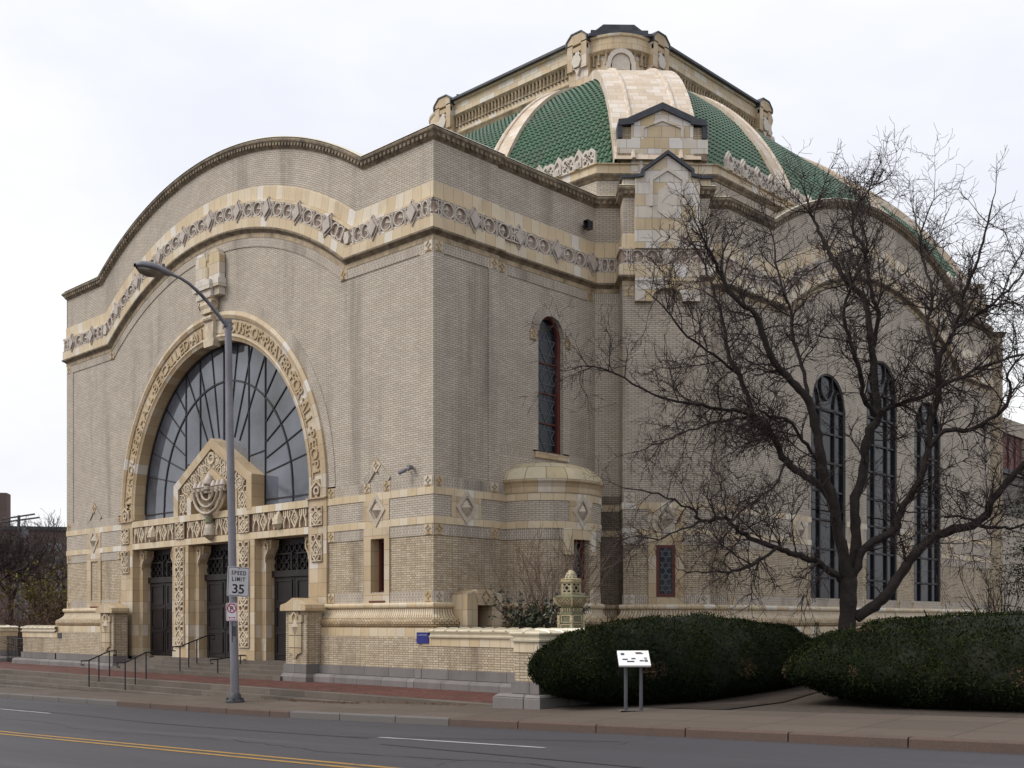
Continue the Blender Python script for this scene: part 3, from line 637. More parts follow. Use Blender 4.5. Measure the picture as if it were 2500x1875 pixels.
# diamond panels in the middle band
def diamond(M, s, v, k=1.0, side=.27):
    mb = MB(); mbox(mb, M, s-.56*k, s-side*k, 5.03, 5.62, -.01, .018, m=1); mbox(mb, M, s+side*k, s+.56*k, 5.03, 5.62, -.01, .018, m=1)
    mbox(mb, M, s-side*k, s+side*k, 5.03, 5.62, -.05, -.005, m=2)
    ribbon(mb, M, [(s-.25*k, v-.27), (s+.25*k, v-.27), (s+.25*k, v+.27), (s-.25*k, v+.27)], .05, -.01, .03, True)
    ribbon(mb, M, [(s-.34*k, v), (s, v-.40), (s+.34*k, v), (s, v+.40)], .10, -.005, .05, True)
    pyramid(mb, M, [(s-.21*k, v), (s, v-.25), (s+.21*k, v), (s, v+.25)], (s, v), .0, .16)
    return mb.build('diamond_panel', [M_DIA, M_JAMB, M_GND], T)
diamond(F, -2.37, 5.33); diamond(F, XL+2.37, 5.33); diamond(Fr(0, 0, 0, 1), 1.21, 5.33); diamond(Fr(*dpt(0, .86), K, K), 2.0, 5.33)
for s in (-6.2, -2.13, 2.0, 6.3): diamond(FE, s, 5.33, .9)
MTU = lambda s, v, o: (TUR[0]+(TR+o)*cos(R(-8)+s/TR), TUR[1]+(TR+o)*sin(R(-8)+s/TR), v)
diamond(MTU, 0, 5.33, .8)
# chevrons above the slit windows
for cx in (-2.37, XL+2.37):
    mb = MB(); ribbon(mb, F, [(cx-.52, 6.14), (cx, 6.66), (cx+.52, 6.14)], .22, -.03, .012); mb.build('brick_chevron', M_SOLD, T)
    mb = MB(); prism(mb, F, [(cx-.21, 6.6), (cx, 6.39), (cx+.21, 6.6), (cx, 6.81)], -.03, .03); st = [(cx+q*cos(k*pi/4), 6.6+q*sin(k*pi/4)) for k in range(8) for q in [(.1 if k % 2 == 0 else .045)]]
    ribbon(mb, F, st, .016, .03, .045, True, 1); mb.build('star_tile', [M_JAMB, M_DENT], T)
    # slit window with cream surround
    mb = MB()
    for a, b, z0, z1 in ((cx-.56, cx-.24, 3.0, 4.53), (cx+.35, cx+.57, 3.0, 4.53), (cx-.56, cx+.57, 4.53, 4.843), (cx-.56, cx+.57, 2.72, 3.0)):
        mbox(mb, F, a, b, z0, z1, -.4, .022)
    mbox(mb, F, cx-.3, cx+.4, 2.74, 2.79, 0, .04, m=1)
    w = mb.build('slit_window', [M_JAMB, M_RED], T)
    mb = MB(); mbox(mb, F, cx-.24, cx+.35, 3.0, 4.53, -.40, -.36); mb.build('pane', M_GLASS, w)
    mb = MB(); ribbon(mb, F, [(cx-.2, 3.04), (cx+.31, 3.04), (cx+.31, 4.49), (cx-.2, 4.49)], .1, -.37, -.28, True); mb.build('window_frame', M_RED, w)
# slit window of the corner buttress and of the round bay
MB_ = Fr(*dpt(0, .86), K, K); mb = MB()
for a, b, z0, z1 in ((1.44, 1.68, 2.95, 4.53), (2.26, 2.52, 2.95, 4.53), (1.44, 2.52, 4.53, 4.85), (1.44, 2.52, 2.72, 2.95)): mbox(mb, MB_, a, b, z0, z1, -.05, .03)
w = mb.build('slit_window', M_JAMB, T)
mb = MB(); mbox(mb, MB_, 1.68, 2.26, 2.95, 4.53, -.3, .004); mb.build('pane', M_GLASS, w)
mb = MB(); ribbon(mb, MB_, [(1.73, 3.0), (2.21, 3.0), (2.21, 4.49), (1.73, 4.49)], .1, 0, .028, True); mb.build('window_frame', M_RED, w)
mb = MB(); lead_lattice(mb, MB_, 1.8, 2.14, 3.06, 4.5, 4.45, .006); mb.build('star_leading', M_LATT, w)
mb = MB()
for a, b, z0, z1 in ((-.62, -.307, 4.1, 4.84), (.307, .62, 4.1, 4.84), (-.307, .307, 4.53, 4.84)): mbox(mb, MTU, a, b, z0, z1, -.02, .025, n=4)
for a, b in ((-.46, -.307), (.307, .46)): mbox(mb, MTU, a, b, 2.72, 3.2, -.02, .025, n=2)
w = mb.build('slit_window', M_TCS, T)
mb = MB(); mbox(mb, MTU, -.32, .32, 2.95, 4.53, -.33, -.27, n=4); mb.build('pane', M_GLASS, w)
mb = MB(); ribbon(mb, MTU, [(-.26, 3.0), (.26, 3.0), (.26, 4.49), (-.26, 4.49)], .11, -.27, -.18, True); mb.build('window_frame', M_RED, w)
mb = MB(); lead_lattice(mb, MTU, -.2, .2, 3.06, 4.5, 4.45, -.268); mb.build('star_leading', M_LATT, w)
# domed cap of the round bay
mb = MB(); mb.lathe([(TR+.025, 5.83), (TR+.03, 5.88), (TR+.02, 6.0), (TR+.05, 6.10), (TR+.10, 6.17), (TR+.10, 6.22)], 28, TUR, 0, -pi/2, pi/2); cap0 = mb.build('bay_cornice', M_JAMB, T)
mb = MB(); n = 28
mb.lathe([(TR+.10, 6.22), (TR+.04, 6.36), (1.55, 6.53), (1.32, 6.67), (1.0, 6.77), (.55, 6.83), (0.02, 6.85)], 28, TUR, 0, -pi/2, pi/2)
cap = mb.build('bay_cap', brick('bay_cap_slabs', [(0, (.47, .39, .24)), (1, (.56, .49, .35))], .62, .52, (.12, .09, .06), .011, offset=.3, rough=.5, stain=(.5, (.2, .17, .1), 1.5, .6)), T, smooth=40)
# basement doorway hood on the side wall
mb = MB(); FX = Fr(0, 0, 0, 1); h0, h1 = HOOD; d = .62
mbox(mb, FX, h0, 1.05, 1.2, 2.98, 0, d); mbox(mb, FX, 1.60, h1, 1.2, 2.98, 0, d)
prism(mb, FX, [(1.05, 2.65), (1.60, 2.65), (1.66, 3.07), (.99, 3.07)], 0, d+.03); prism(mb, FX, [(h0-.02, 2.98), (h1+.02, 2.98), ((h0+h1)/2+.2, 3.05), ((h0+h1)/2-.2, 3.05)], 0, d-.02); hd = mb.build('basement_doorway', M_JAMB, T)
mb = MB(); mbox(mb, FX, 1.05, 1.60, 1.2, 2.65, 0, .1); mb.build('door', M_RED, hd)
mb = MB(); ribbon(mb, FX, [(1.33-.15, 2.86), (1.33, 2.70), (1.33+.15, 2.86), (1.33, 3.02)], .02, d, d+.03, True); mb.build('diamond_relief', M_DENT, hd)
# ---------------------------------------------------------------- great arch, portal and doors
RI = 5.37; zb = 5.85
mb = MB(); prof = [(6.30, 0), (6.30, .07), (6.17, .11), (6.06, .06), (6.06, .02), (5.56, .02), (5.56, .05), (5.50, .065), (5.46, .03), (5.37, 0), (5.37, -.42)]
N = 72; ang = [pi+.045-(pi+.09)*i/N for i in range(N+1)]
PA = lambda a, r, o: F(UC+r*cos(a), ZA+r*sin(a), o)
for k in range(len(prof)-1):
    (r0, o0), (r1, o1) = prof[k], prof[k+1]
    for i in range(N):
        a, b = ang[i], ang[i+1]; q = [PA(a, r0, o0), PA(a, r1, o1), PA(b, r1, o1), PA(b, r0, o0)]; u = lambda a, k: (-a*6, 40+k)
        d = abs(r0-r1)+abs(o0-o1); mb.face(q[::-1], [u(b, k*.42+.05), u(b, k*.42+.05+min(d, .3)), u(a, k*.42+.05+min(d, .3)), u(a, k*.42+.05)][::-1] if 0 else [u(b, .05), u(b, .35), u(a, .35), u(a, .05)], 0)
for s in (-1, 1):
    x0, x1 = sorted((UC+s*RI, UC+s*RO)); mbox(mb, F, x0, x1, 5.86, 5.90, -.4, .12); 
arch = mb.build('arch_surround', M_JAMB, T, smooth=35)
mb = MB(); rr = 5.8
MTX = lambda s, v, o: PA(pi/2-s/rr, v, o)
def arc_text(words, a0, a1):
    s = words; st = (a1-a0)/len(s)
    wts = [.45 if c == '\u00b7' else (1.15 if c in 'MHOW' else (.55 if c == 'I' else (.85 if c in 'LEFSB' else 1))) for c in s]; tot = sum(wts); p = a0
    for c, w in zip(s, wts):
        m = p+(a1-a0)*w/tot/2; p += (a1-a0)*w/tot; sc = -(m)*rr
        if c == '\u00b7': ribbon(mb, MTX, circ((sc, 5.80), .035, 4), .03, .02, .055, True)
        else: text(mb, MTX, c, sc, 5.625, .50, .015, .062, .006, sx=1.0)
arc_text('\u00b7MY\u00b7HOUSE\u00b7SHALL\u00b7BE\u00b7CALLED\u00b7AN', R(91), R(6)); arc_text('\u00b7HOUSE\u00b7OF\u00b7PRAYER\u00b7FOR\u00b7ALL\u00b7PEOPLE\u00b7', R(-6), R(-91))
mb.build('inscription', M_LETT, arch)
# window: glass, mullions
mb = MB(); poly = [(UC-RI, zb-.1), (UC+RI, zb-.1)]+[(UC+RI*cos(pi*k/40), ZA+RI*sin(pi*k/40)) for k in range(41)]
prism(mb, F, poly, -.5, -.42); aw = mb.build('arched_window', M_GLASSA, T)
mb = MB(); bar = lambda p, w=.07: ribbon(mb, F, p, w*.58, -.43, -.39); hz = lambda x: ZA+sqrt(max(0, RI*RI-x*x))
for x in (-2.45, -1.5, 0, 1.5, 2.45): bar([(UC+x, zb), (UC+x, hz(x)-.02)], .075)
bar([(UC+3.95*cos(pi*k/36), 6.33+3.95*sin(pi*k/36)) for k in range(37)], .10)
bar([(UC+5.31*cos(pi*k/48), ZA+5.31*sin(pi*k/48)) for k in range(49)], .12)
for sg in (-1, 1): bar([(UC+sg*3.97, zb), (UC+sg*3.97, 6.33)], .09)
for k in range(1, 18):
    a = R(k*10-1*(k > 9)+.0)
    if k == 9: continue
    c, s_ = cos(a), sin(a); r1 = -(.39)*s_+sqrt(max(.1, RI**2-(.39*c)**2))
    r0 = 2.5/max(abs(c), .5) if abs(c) > .62 else 1.9
    bar([(UC+r0*c, 6.55+r0*s_), (UC+(r1-.02)*c, 6.55+(r1-.02)*s_)], .06)
for x in (-1, 1): bar([(UC+x*2.45, 7.72), (UC+x*1.5, 7.62)], .06); bar([(UC+x*2.5, 6.12), (UC+x*5.3, 6.12)], .07)
mb.build('mullions', M_MULL, aw)
# gable over the middle door
def gpoly(i, zbot=5.78):
    h = 2.42-i; ez = 6.92-.5725*i; az = 8.33-1.16*i; return [(UC-h, zbot), (UC+h, zbot), (UC+h, ez), (UC, az), (UC-h, ez)]
def gband(mb, M, i0, i1, o0, o1, m=0, inner=True):
    A, B = gpoly(i0), gpoly(i1)
    for a, b in ((1, 2), (2, 3), (3, 4), (4, 0)):
        mb.face([M(*A[a], o1), M(*A[b], o1), M(*B[b], o1), M(*B[a], o1)], [(A[a][0]+A[a][1], .05), (A[b][0]+A[b][1], .05), (B[b][0]+B[b][1], .35), (B[a][0]+B[a][1], .35)], m)
        mb.face([M(*A[a], o0), M(*A[b], o0), M(*A[b], o1), M(*A[a], o1)], [(0, 0), (math.dist(A[a], A[b]), 0), (math.dist(A[a], A[b]), .4), (0, .4)], m)
        if inner: mb.face([M(*B[b], o0), M(*B[a], o0), M(*B[a], o1), M(*B[b], o1)], [(0, 0), (math.dist(B[a], B[b]), 0), (math.dist(B[a], B[b]), .3), (0, .3)], m)
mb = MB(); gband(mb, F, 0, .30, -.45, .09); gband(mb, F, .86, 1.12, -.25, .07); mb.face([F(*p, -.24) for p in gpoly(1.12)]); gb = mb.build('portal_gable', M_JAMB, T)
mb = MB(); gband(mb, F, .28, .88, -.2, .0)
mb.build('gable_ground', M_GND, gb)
# interlace relief: M2 maps (s along, v across -1..1 half-width w)
def interlace(mb, M, L, w, o=.0, big=True):
    n = max(1, round(L/(w*2.3))); p = L/n
    ribbon(mb, M, [(0, w*.96), (L, w*.96)], w*.1, o, o+.04); ribbon(mb, M, [(0, -w*.96), (L, -w*.96)], w*.1, o, o+.04)
    for k in range(n):
        a = k*p; c = a+p/2; e = p/2
        ribbon(mb, M, [(a, w*.0), (a+.36*e, w*.55), (c, 0)], w*.16, o, o+.06); ribbon(mb, M, [(a, 0), (a+.36*e, -w*.55), (c, 0)], w*.16, o, o+.06)
        ribbon(mb, M, [(c-.62*e, 0), (c, w*.82), (c+.62*e, 0), (c, -w*.82)], w*.17, o, o+.065, True)
        ribbon(mb, M, [(c-.28*e, 0), (c, w*.38), (c+.28*e, 0), (c, -w*.38)], w*.12, o, o+.05, True)
        for sg in (1, -1):
            ribbon(mb, M, [(a+.05*e, sg*w*.9), (a+.05*e, sg*w*.3), (a+.3*e, sg*w*.2)], w*.13, o, o+.05)
            ribbon(mb, M, [(c+.95*e, sg*w*.9), (c+.95*e, sg*w*.3), (c+.7*e, sg*w*.2)], w*.13, o, o+.05)
            ribbon(mb, M, [(c-.5*e, sg*w*.92), (c-.5*e, sg*w*.6), (c, sg*w*.95), (c+.5*e, sg*w*.6), (c+.5*e, sg*w*.92)], w*.12, o, o+.05)
def seg_map(M, A, B, o0=0):
    l = math.dist(A, B); d = ((B[0]-A[0])/l, (B[1]-A[1])/l)
    return (lambda s, v, o: M(A[0]+d[0]*s-d[1]*v, A[1]+d[1]*s+d[0]*v, o+o0)), l
mb = MB(); G = gpoly(.58)
for a, b in ((1, 2), (2, 3), (3, 4), (4, 0)):
    M_, l = seg_map(F, G[a], G[b]); interlace(mb, M_, l, .26)
for v, r in ((.05, .2),): ribbon(mb, F, circ((UC, G[3][1]), .17, 12), .08, 0, .1, True); pyramid(mb, F, circ((UC, G[3][1]), .13, 8), (UC, G[3][1]), 0, .14)
mb.build('gable_relief', M_ORN, gb)
# candelabrum relief
mb = MB(); cx = UC; ot = .12
def tb(p, r, m=0, n=8): mb.tube([F(*q) for q in p], r, n, m)
for r, rd in ((.88, .055), (.62, .05), (.36, .045)):
    tb([(cx+r*cos(-pi*k/18), 6.55+r*.86*sin(-pi*k/18), ot+.1) for k in range(19)], rd)
tb([(cx, 4.95, .05), (cx, 5.1, .12), (cx, 5.35, .1), (cx, 5.5, .06), (cx, 5.75, .1), (cx, 6.0, .1), (cx, 6.6, .1)], [.10, .24, .2, .13, .09, .085, .06], 0, 10)
tb([(cx, 5.49, .13), (cx, 5.72, .13)], [.15, .15], 1, 10)
tb([(cx-.97, 6.53, .16), (cx+.97, 6.53, .16)], .05); tb([(cx-.9, 6.63, .14), (cx+.9, 6.63, .14)], .06)
for k in range(-3, 4):
    x = cx+k*.28+(0 if k else 0)
    if k: mb.tube([F(x, 6.62, .15), F(x, 6.70, .15), F(x, 6.80, .15), F(x, 6.90, .15)], [.05, .12, .09, .02], 8, 2)
    tb([(x, 6.56, .16), (x, 6.66, .16)], [.1, .1])
mb.tube([F(cx, 6.68, .16), F(cx, 6.78, .16), F(cx, 6.9, .16), F(cx, 7.05, .16), F(cx, 7.16, .16)], [.1, .19, .18, .09, .01], 10, 2)
tb([(cx, 6.6, .16), (cx, 6.7, .16)], [.17, .17])
mb.lathe([], 3) if 0 else None
poly = [(cx+.80*cos(-pi*k/14), 6.5+.7*sin(-pi*k/14)) for k in range(15)][::-1]; prism(mb, F, poly, -.24, .02, 3)
mb.build('candelabrum', [M_MEN, M_COPPER, M_PLQ, M_DENT], gb, smooth=45)
# piers of the doorways
PX = [(-17.23, -16.35), (-13.50, -12.44), (-9.46, -8.40), (-5.51, -4.63)]
FL = .97
mb = MB()
for a, b in PX: mbox(mb, F, a, b, FL-.02, 4.84, -.75, .05)
for a, b in (PX[0], PX[3]): mbox(mb, F, a, b, 4.84, 6.0, -.42, .05)
pr = mb.builds('portal_pier', M_JAMB, T)[0]
mb = MB(); mbox(mb, F, PX[0][1], PX[3][0], 5.64, 5.86, -.42, .085); mbox(mb, F, PX[0][1], PX[3][0], 4.84, 5.05, -.75, .06); lt = mb.build('portal_lintel', M_TCS, T)
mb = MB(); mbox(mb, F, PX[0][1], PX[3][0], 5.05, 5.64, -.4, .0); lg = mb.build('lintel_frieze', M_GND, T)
cols = [(-16.26, -13.44), (-12.52, -9.36), (-8.50, -5.60)]
for a, b in cols:
    mb = MB(); M_ = lambda s, v, o, a=a: F(a+s, 5.345+v, o); L = b-a; n = 7; p = L/n
    for k in range(n):
        c = (k+.5)*p
        if k % 2 == 1: ribbon(mb, M_, [(c-p*.42, 0), (c, .26), (c+p*.42, 0), (c, -.26)], .05, 0, .07, True); ribbon(mb, M_, [(c-p*.18, 0), (c, .12), (c+p*.18, 0), (c, -.12)], .035, 0, .05, True); ribbon(mb, M_, [(c-p*.5, .26), (c-p*.3, .26), (c, 0)], .03, 0, .05)
        else:
            for sg in (-1, 1): ribbon(mb, M_, [(c+sg*p*.38, -.27), (c+sg*p*.38, -.1), (c+sg*p*.12, .1), (c+sg*p*.12, .27)], .055, 0, .06); ribbon(mb, M_, [(c+sg*p*.38, .27), (c+sg*p*.38, .12), (c+sg*p*.2, 0)], .045, 0, .055)
    mb.tube([M_(L/2, -.24, .03), M_(L/2, -.1, .07), M_(L/2, .02, .08), M_(L/2, .12, .07), M_(L/2, .28, .03)], [.1, .2, .16, .13, .04], 8) if a != cols[1][0] else None
    mb.build('lintel_relief', M_ORN, lg)
mb = MB()
for i, (a, b) in enumerate(((-17.16, -16.58), (-13.28, -12.66), (-9.28, -8.66), (-5.36, -4.80))):
    ps = [(5.05, 5.64), (3.97, 4.82)] if i in (0, 3) else [(1.35, 4.80), (5.05, 5.64)]
    for z0, z1 in ps: mbox(mb, F, a, b, z0, z1, .02, .055)
    if i in (0, 3): prism(mb, F, [(a, 5.90), (b, 5.90), (b, 6.2), ((a+b)/2, 6.42), (a, 6.2)], .02, .056)
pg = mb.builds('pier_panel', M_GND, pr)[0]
for i, (a, b) in enumerate(((-17.16, -16.58), (-13.28, -12.66), (-9.28, -8.66), (-5.36, -4.80))):
    mb = MB(); ps = [(5.07, 5.62), (3.99, 4.80)] if i in (0, 3) else [(1.37, 4.78), (5.07, 5.62)]
    for z0, z1 in ps:
        M_ = lambda s, v, o, c=(a+b)/2, z0=z0: F(c-v, z0+s, .055+o); interlace(mb, M_, z1-z0, (b-a)/2*.92)
    if i in (0, 3):
        c = (a+b)/2; ribbon(mb, F, [(a+.03, 5.90), (a+.03, 6.19), (c, 6.38), (b-.03, 6.19), (b-.03, 5.90)], .05, .05, .1); ribbon(mb, F, circ((c, 6.1), .11, 10), .06, .05, .1, True); ribbon(mb, F, [(c, 5.9), (c, 6.0)], .06, .05, .1)
    mb.build('pier_relief', M_ORN, pg)
# doors with jambs and scroll brackets
for i in range(3):
    a, b = PX[i][1], PX[i+1][0]
    jb = MB()
    for x0, x1 in ((a, a+.27), (b-.27, b)): mbox(jb, F, x0, x1, FL-.02, 4.84, -.56, -.2)
    j = jb.builds('door_jamb', M_JAMB, T)[0]
    br = MB()
    for x, sg in ((a+.27, 1), (b-.27, -1)):
        MB2 = lambda s, v, o, x=x, sg=sg: F(x+sg*(o), v, -.55+s)   # side view in depth
        ribbon(br, lambda s, v, o, x=x, sg=sg: F(x+sg*(s-.27), v, -.2+o), [(.27, 4.1), (.30, 4.3), (.42, 4.45), (.44, 4.62), (.36, 4.74), (.26, 4.70), (.24, 4.58), (.32, 4.54)], .05, -.02, .06)
        prism(br, lambda s, v, o, x=x, sg=sg: F(x+sg*s, v, o), [(0, 4.2), (.10, 4.35), (.26, 4.55), (.30, 4.80), (0, 4.80)] if sg > 0 else [(0, 4.2), (.10, 4.35), (.26, 4.55), (.30, 4.80), (0, 4.80)][::1], -.5, -.21, back=True)
        prism(br, F, [(x-sg*.28 if sg > 0 else x+.06, 1.5), (x-.06 if sg > 0 else x+.28, 1.5), (x-.06 if sg > 0 else x+.28, 3.9), (x-.06 if sg > 0 else x+.28, 3.9), ((x-.28 if sg > 0 else x+.06), 3.9)][:3]+[((x-.28 if sg > 0 else x+.06), 3.9)], -.2, -.188)
    br.build('scroll_brackets', M_JAMB, j)
    x0, x1 = a+.27, b-.27; cxd = (x0+x1)/2
    mb = MB(); mbox(mb, F, x0, x1, FL-.02, 4.84, -.62, -.56); mbox(mb, F, x0, x1, 3.62, 3.82, -.56, -.42)
    d = mb.build('entrance_door', M_DOOR, T)
    for sg in (-1, 1):
        mb = MB(); l0, l1 = (x0+.06, cxd-.015) if sg < 0 else (cxd+.015, x1-.06)
        mbox(mb, F, l0, l1, FL+.02, 3.6, -.56, -.48)
        for k in range(4): z = FL+.2+k*.84; ribbon(mb, F, [(l0+.14, z), (l1-.14, z), (l1-.14, z+.66), (l0+.14, z+.66)], .05, -.48, -.45, True)
        lf = mb.build('door_leaf', M_DOOR, d)
        mb = MB(); hx = cxd+sg*.09; mb.tube([F(hx, 1.95, -.48), F(hx, 1.95, -.42), F(hx, 2.25, -.42), F(hx, 2.25, -.48)], .016, 6); mb.build('handle', M_STEELD, lf)
    mb = MB()
    for k in range(int((x1-x0)/.28)):
        for q in range(3): ribbon(mb, F, circ((x0+.15+k*.28, 3.97+q*.28), .12, 8), .03, -.55, -.50, True)
    mb.build('transom_grille', M_DOOR, d)
# castle shaped corbel above the arch crown
cb = MB(); c = UC
for x0, x1, z0, z1, o in ((-.80, .80, 13.24, 13.50, .30), (-.42, .42, 13.2, 13.49, .40), (-.72, .72, 12.98, 13.25, .22), (-.38, .38, 12.93, 13.22, .33)): mbox(cb, F, c+x0, c+x1, z0, z1, -.02, o, back=False)
for x0, x1 in ((-.74, -.09), (.09, .74)):
    xm = (x0+x1)/2; poly = [(c+x0, 13.5), (c+x1, 13.5), (c+x1, 14.28), (c+xm+.2, 14.5), (c+xm-.2, 14.5), (c+x0, 14.28)]; prism(cb, F, poly, 0, .22)
mbox(cb, F, c-.1, c+.1, 13.98, 14.18, 0, .19)
cas = cb.build('castle_corbel', M_TCP, T)
mb = MB(); tbk = lambda p, r, m=0: mb.tube([F(*q) for q in p], r, 10, m)
prism(mb, F, [(c-.30, 12.45), (c+.30, 12.45), (c+.36, 12.95), (c-.36, 12.95)], 0, .28); prism(mb, F, [(c-.22, 11.5), (c+.22, 11.5), (c+.30, 12.45), (c-.30, 12.45)], 0, .16)
tbk([(c-.33, 12.72, .15), (c+.33, 12.72, .15)], .17); tbk([(c-.26, 12.3, .14), (c+.26, 12.3, .14)], .11)
for x in (c-.35, c+.35): ribbon(mb, lambda s, v, o, x=x: F(x+(o if x > c else -o), v, s), circ((.2, 12.72), .13, 10), .04, 0, .04, True)
prism(mb, F, [(c-.28, 11.36), (c+.28, 11.36), (c+.33, 11.60), (c-.33, 11.60)], -.1, .18)
tbk([(c, 13.55, .2), (c, 13.98, .2)], [.05, .05]); tbk([(c, 14.18, .2), (c, 14.42, .2)], [.04, .06])
mb.build('scroll_keystone', M_ORN, cas)
# ---------------------------------------------------------------- east wall with its three tall windows
WE = [(-5.45, -2.94, 10.95), (-1.32, 1.23, 12.10), (2.77, 5.29, 11.15)]
holes = []
for a, b, t in WE:
    r = (b-a)/2; c = (a+b)/2; holes.append((a, b, 2.9, (lambda s, c=c, r=r, t=t: t-r+sqrt(max(0, r*r-(s-c)**2)))))
mb = MB(); wall(mb, FE, -eh, eh, ZB, lambda s: arc_z(0, s, 3.22), [(h[0], h[1], ZB, h[3]) for h in holes], .14, extra=[6.5*k/20 for k in range(-20, 21)]+[-arc_h(3.22), arc_h(3.22)])
for h in holes:
    for s in (h[0], h[1]): mb.face([FE(s, 2.75, 0), FE(s, 2.75, -.14), FE(s, ZB, -.14), FE(s, ZB, 0)])
mb.build('east_wall', M_BRICKW, T)
for (a, b, t), h in zip(WE, holes):
    r = (b-a)/2; c = (a+b)/2; zs_ = t-r
    FE_ = FE; FE = lambda s, v, o: FE_(s, v, o+.17)
    poly = [(a, 2.74), (b, 2.74)]+[(c+r*cos(pi*k/16), zs_+r*sin(pi*k/16)) for k in range(17)]
    mb = MB(); prism(mb, FE, poly, -.36, -.30); w = mb.build('tall_window', M_GLASSB, T)
    mb = MB(); ribbon(mb, FE, [(c+(p[0]-c)*.955, p[1]+(0 if p[1] > 3 else .07)) for p in poly], .13, -.31, -.2, True)
    for x in (c-r*.42, c+r*.42): mbox(mb, FE, x-.045, x+.045, 2.8, zs_, -.31, -.22)
    z = 3.75
    while z < zs_-.5: mbox(mb, FE, a+.06, b-.06, z-.035, z+.035, -.31, -.23); z += 1.02
    mbox(mb, FE, a+.06, b-.06, zs_-.05, zs_+.05, -.31, -.22)
    ribbon(mb, FE, [(a+r*.58*.5+r*.29*cos(pi*k/8), zs_+.75*sin(pi*k/8)) for k in range(9)], .07, -.31, -.23); ribbon(mb, FE, [(b-r*.58*.5-r*.29*cos(pi*k/8), zs_+.75*sin(pi*k/8)) for k in range(9)], .07, -.31, -.23)
    ribbon(mb, FE, circ((c, zs_+.85), .42, 14, ry=.5), .07, -.31, -.23, True); mb.build('mullions', M_MULL, w); FE = FE_
    for s in (a-.17, b+.17): star_tile(FE, s, 2.9, .26)
# ---------------------------------------------------------------- remaining sides, roofs, attic
mb = MB()
plansweep(mb, [(XL, 6.9), (XL, 0)], [(ZB, 0), (ARC_ZV, 0)], None, (1, 0))
far = [(2.87, 31.03), (-.76, 34.66), (-21.1, 34.66), (-24.73, 31.03), (-24.73, 9.77), (-21.86, 6.9)]
plansweep(mb, far, [(.3, 0), (ARC_ZV, 0)]); mb.build('rear_wall', M_BRICKW, T)
mb = MB(); plansweep(mb, [(2.87, 31.03), (-.76, 34.66)], [(ARC_ZV-.24, 0), (ARC_ZV, .16), (ARC_ZV+.05, -.4)], (0, 1)); mb.build('cornice', M_MOULD, T)
mb = MB(); mb.face([(XL+.4, .4, 14.4), (-.4, .4, 14.4), (-.4, 6.9, 14.4), (XL+.4, 6.9, 14.4)]); mb.face([(-24.2, 10.2, 14.6), (-21.4, 7.4, 14.6), (-.4, 7.4, 14.6), (2.4, 10.2, 14.6), (2.4, 31, 14.6), (-1.2, 34.1, 14.6), (-20.6, 34.1, 14.6), (-24.1, 31, 14.6)])
for M, uc, dd in ((F, UC, 7.5), (FE, 0, 2.2)):
    p = arc_pts(uc, uc-8.2, uc+8.2, .12, 40)
    for a, b in zip(p[1:-1], p[2:-1]): mb.face([M(*a, -.35), M(*b, -.35), M(*b, -dd), M(*a, -dd)])
    for a, b in zip(p[1:-1], p[2:-1]): mb.face([M(a[0], 14.4, -.4), M(b[0], 14.4, -.4), M(*b, -.4), M(*a, -.4)])
mb.build('low_roof', M_FLAT, T)
AH = 13.5; CH = 2.62
def octo(h, c, ctr=HC):
    p = [(h-c, -h), (h, -h+c), (h, h-c), (h-c, h), (-h+c, h), (-h, h-c), (-h, -h+c), (-h+c, -h)]; return [(ctr[0]+x, ctr[1]+y) for x, y in p]
OA = octo(AH, CH)
mb = MB(); plansweep(mb, OA, [(14.3, 0), (15.95, 0)], closed=True); mb.build('attic_wall', M_BRICK, T)
mb = MB(); plansweep(mb, OA, [(15.93, 0), (15.95, .03), (16.0, .05), (16.04, .10), (16.08, .13), (16.12, .14), (16.13, .03)], closed=True); mb.build('attic_cornice', M_MOULD, T)
mb = MB(); plansweep(mb, OA, [(16.12, .03), (16.40, .03), (16.43, .1), (16.45, .1), (16.45, -.9)], closed=True); ab = mb.build('attic_band', M_TCS, T)
# cresting of pierced acroteria
def cresting(M, s0, s1):
    mb = MB(); n = int((s1-s0)/.84); p = (s1-s0)/n
    for k in range(n):
        c = s0+(k+.5)*p
        prism(mb, M, [(c-.17, 0), (c+.17, 0), (c+.2, .36), (c+.12, .5), (c, .66), (c-.12, .5), (c-.2, .36)], -.04, .04, back=True)
        ribbon(mb, M, [(c-.13, .04), (c-.13, .34), (c, .52), (c+.13, .34), (c+.13, .04)], .05, .04, .1); mb.tube([M(c, .02, .06), M(c, .16, .1), M(c, .2, .06)], [.12, .07, .1], 6)
        e = c+p/2
        for x, z, r in ((-.13, .12, .1), (.13, .12, .1), (-.11, .36, .09), (.11, .36, .09), (0, .24, .07)):
            ribbon(mb, M, circ((e+x, z), r, 8), .055, -.03, .06, True)
        ribbon(mb, M, [(e-.24, .02), (e-.24, .4), (e-.12, .5), (e, .46), (e+.12, .5), (e+.24, .4), (e+.24, .02)], .06, -.03, .05)
    return mb
for i in range(4):
    a, b = OA[(2*i+1) % 8], OA[(2*i+2) % 8]; l = math.dist(a, b); M0 = Fr(a[0], a[1], (b[0]-a[0])/l, (b[1]-a[1])/l)
    o = cresting(lambda s, v, o, M0=M0: M0(s, 16.45+v, o), .3, l-.3).build('cresting', M_FRZ, T)
